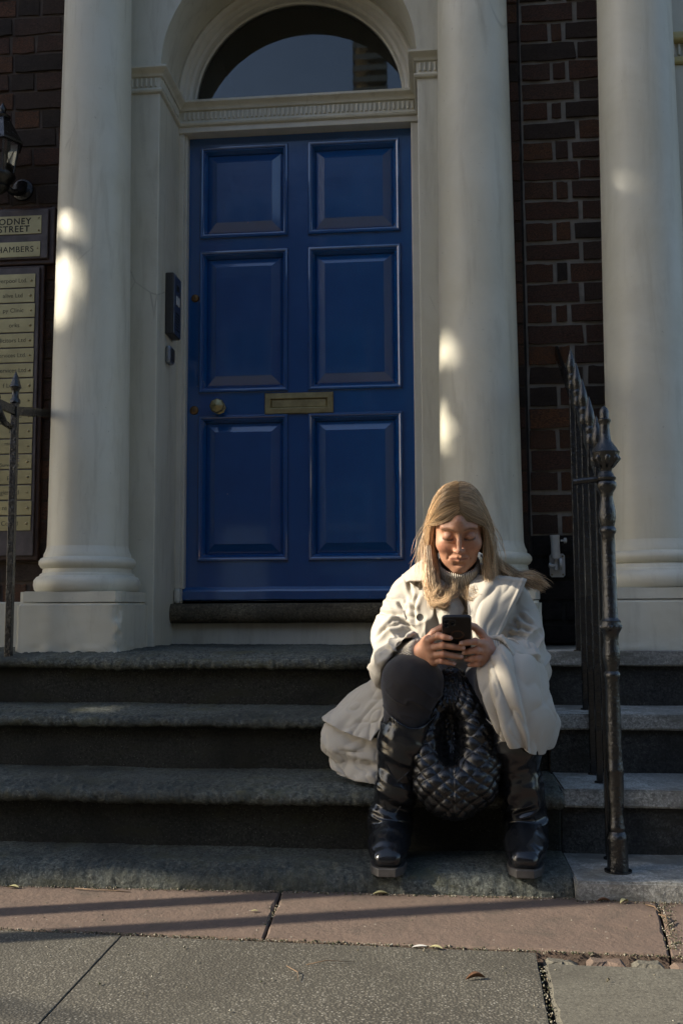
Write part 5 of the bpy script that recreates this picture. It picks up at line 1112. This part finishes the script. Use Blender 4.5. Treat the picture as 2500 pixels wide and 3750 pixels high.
for a, b in ((-.0275, .0140), (-.0275, .0300), (-.0105, .0220)):
    MB().lathe([(.0066, 0), (.0066, .0022), (.0058, .0028), (.0054, .0020), (.001, .0019)], tuple(PT+PX*a+PD*b+PN*.008), 20, axis=tuple(PN)).obj('lens', M['lens'], isl, smooth=True, auto=40)
c = PT+PX*.002+PD*.072+PN*.0061
for r in (.0175, .0145): MB().tube([c+(PX*math.cos(a)+PD*math.sin(a))*r for a in np.linspace(0, 6.283, 33)], .0006, 5).obj('magnet_ring', M['ringm'], phone)

# ================================================================== quilted bag between the knees
bag = thing('handbag', 'quilted black leather slouch bag hanging between her knees', 'handbag', loc=(.03, 2.83, .17))
Q = SDF((-.15, 2.68, .13), (.21, 2.98, .58), .0030)
lft = [(.022, 2.875, .545), (-.002, 2.855, .47), (-.028, 2.825, .39), (-.036, 2.805, .32), (-.018, 2.798, .262), (.030, 2.795, .245)]; rgt = [(.040, 2.875, .545), (.070, 2.85, .47), (.094, 2.82, .39), (.100, 2.805, .32), (.080, 2.798, .265), (.030, 2.795, .245)]
Q.chain(lft, [.024, .028, .030, .040, .058, .068], .02); Q.chain(rgt, [.028, .036, .042, .050, .062, .068], .02)
Q.ell((.030, 2.86, .35), (.085, .045, .15), .03); Q.ell((.030, 2.81, .27), (.095, .062, .080), .03); Q.ell((.024, 2.775, .40), (.036, .085, .085), .02, 's')
VQ, FQ = Q.nets(); VQ = laplace(VQ, FQ, 3); NQ = vnormals(VQ, FQ)
a_ = np.arctan2(VQ[:, 0]-.03, -(VQ[:, 1]-2.86))*.085; v_ = VQ[:, 2]; kq = 1/.030; a_ = a_+.004*fbm(VQ*14, 2, 9); v_ = v_+.006*fbm(VQ*11, 2, 12)
qu = np.abs(np.sin((a_+v_*.8)*kq*math.pi))*np.abs(np.sin((a_-v_*.8)*kq*math.pi)); seam = np.exp(-((VQ[:, 0]-.028)/.003)**2)*(v_ < .33)
VQ = VQ+NQ*(.0070*qu**.48-.004*seam+.006*fbm(VQ*13, 2, 5))[:, None]
place('bag_body', VQ, FQ, M['bag'], bag)
# ================================================================== small litter and moss on the pavement
M['dry_leaf'] = simple('dry_leaf', (.17, .085, .04), .7, 0, .4, 60, .3); M['pale_leaf'] = simple('pale_dead_leaf', (.36, .33, .17), .7, 0, .3, 60, .3); M['twig'] = simple('twig', (.13, .085, .05), .8, 0, .4, 80, .3); M['paper'] = simple('paper_scrap', (.55, .53, .48), .8, 0, .1, 30, .2); M['petal'] = simple('stone_chip', (.40, .36, .28), .8, 0, .2, 60, .3)
def leaf(x, y, z, L, wd, rot, curl, mat, name, label, cat, group=None):
    n = 9; V = []
    for i in range(n):
        t = i/(n-1); hw = wd*math.sin(math.pi*min(1, t*.96+.02))**.8
        for s in (-1, 0, 1): V.append((L*(t-.5), s*hw*math.cos(curl), .0015+abs(s)*hw*math.sin(curl)+.004*math.sin(t*3)*curl))
    V = np.array(V); V2 = V.copy(); V2[:, 2] -= .0009; k = len(V); F = gridF(n, 3); F = F+[tuple(q+k for q in f[::-1]) for f in F]
    ca, sa = math.cos(rot), math.sin(rot); A = np.r_[V, V2]; A = np.c_[A[:, 0]*ca-A[:, 1]*sa+x, A[:, 0]*sa+A[:, 1]*ca+y, A[:, 2]+z]
    o = mobj(name, A, F, mat, None, smooth=True); o['label'] = label; o['category'] = cat
    if group: o['group'] = group
    return o
leaf(.060, 2.105, -.003, .042, .010, .35, 1.0, M['dry_leaf'], 'fallen_leaf', 'curled brown leaf lying on the gravelly paving slab', 'leaf')
leaf(-1.15, 2.655, .001, .032, .008, -.1, .5, M['pale_leaf'], 'fallen_leaf', 'pale yellow leaf at the foot of the bottom step', 'leaf')
leaf(-.165, 2.668, .002, .040, .010, .2, .5, M['pale_leaf'], 'fallen_leaf', 'pale leaf against the bottom step nosing', 'leaf', 'leaves against the bottom step')
leaf(.45, 2.645, .002, .030, .009, .7, .7, M['pale_leaf'], 'fallen_leaf', 'pale greenish leaf below the sandstone steps', 'leaf')
leaf(.40, 2.65, .002, .035, .007, .1, .8, M['dry_leaf'], 'fallen_leaf', 'brown leaf below the sandstone steps', 'leaf')
leaf(-.055, 2.283, -.002, .035, .006, .2, .3, M['paper'], 'paper_scrap', 'small white paper scrap in the joint before the red flagstone', 'scrap')
leaf(-.02, 2.276, -.001, .030, .007, -.3, .4, M['pale_leaf'], 'fallen_leaf', 'pale dead sprig in the joint before the red flagstone', 'leaf')
leaf(-.465, 2.50, .001, .017, .0045, 0, .3, M['pale_leaf'], 'fallen_leaf', 'tiny pale leaf in the middle of the red flagstone', 'leaf')
def twig(pts, r, label):
    o = MB().tube(pts, [r]*(len(pts)-1)+[r*.4], 6).obj('twig', M['twig'], None, smooth=True); o['label'] = label; o['category'] = 'twig'
twig([(-.33, 2.14, 0), (-.30, 2.10, .002), (-.295, 2.06, 0)], .0012, 'thin bent twig on the gravelly slab'); twig([(-.29, 2.15, 0), (-.25, 2.17, .003), (-.19, 2.175, 0)], .0011, 'thin straight twig on the gravelly slab')
twig([(-.98, 2.657, .003), (-.92, 2.642, .005), (-.86, 2.648, .002), (-.82, 2.638, .002)], .0016, 'dry stalk lying along the foot of the bottom step')
for k, p in enumerate([[(.50, 2.63), (.515, 2.60), (.52, 2.57)], [(.515, 2.55), (.525, 2.52), (.52, 2.49)], [(.54, 2.50), (.52, 2.47), (.505, 2.44)]]):
    twig([(a, b, .003+.004*(i % 2)) for i, (a, b) in enumerate(p)], .002, ['brown stalk in the flagstone joint beside the sandstone step', 'brown stalk halfway along the flagstone joint', 'brown stalk at the street end of the flagstone joint'][k])
# moss, grit and crumbs gathered along the joints: nobody could count them
P = []
def along(a, b, n, wd, z):
    t = RNG.random(n); P.append(np.c_[a[0]+(b[0]-a[0])*t+RNG.normal(size=n)*wd, a[1]+(b[1]-a[1])*t+RNG.normal(size=n)*wd, np.full(n, z)+RNG.random(n)*.003])
along((-1.5, 2.672), (.33, 2.672), 900, .006, 0); along((.33, 2.656), (1.0, 2.656), 260, .007, 0); along((-1.2, RB(-1.2)), (.6, RB(.6)), 900, .005, -.004); along((-.432, 2.31), (-.408, 2.66), 120, .004, -.004); along((.20, 2.2), (.172, 1.5), 320, .006, -.008); along((.50, 2.30), (.55, 2.66), 260, .010, -.002)
P.append(np.c_[RNG.uniform(-1.4, .6, 160), RNG.uniform(1.7, 2.66, 160), np.full(160, .0)]); P = np.concatenate(P); n = len(P)
oc = np.array([(1, 0, 0), (0, 1, 0), (-1, 0, 0), (0, -1, 0), (0, 0, 1), (0, 0, -1)], float); of = np.array([(0, 1, 4), (1, 2, 4), (2, 3, 4), (3, 0, 4), (1, 0, 5), (2, 1, 5), (3, 2, 5), (0, 3, 5)])
s = RNG.uniform(.0008, .0034, n); V = P[:, None]+oc[None]*(s[:, None]*RNG.uniform(.5, 1.2, (n, 3)))[:, None]; F = (of[None]+6*np.arange(n)[:, None, None]).reshape(-1, 3)
def grit_mat():
    m, n_, b = nodes_of('grit_and_moss'); v = coord(n_); f = vor(n_, v, 240, out='Color'); sp = N(n_, 'ShaderNodeSeparateColor'); n_.links.new(f, sp.inputs[0])
    setin(n_, b, Base_Color=ramp(n_, sp.outputs[0], [(0, (.02, .018, .012)), (.35, (.035, .045, .014)), (.6, (.10, .075, .045)), (.85, (.26, .23, .17)), (1, (.4, .38, .32))]), Roughness=.9); return m
o = link('grit', fast_mesh('grit', V.reshape(-1, 3), F, grit_mat(), False)); o['kind'] = 'stuff'; o['label'] = 'grit, moss and crumbs along the paving joints'; o['category'] = 'grit'
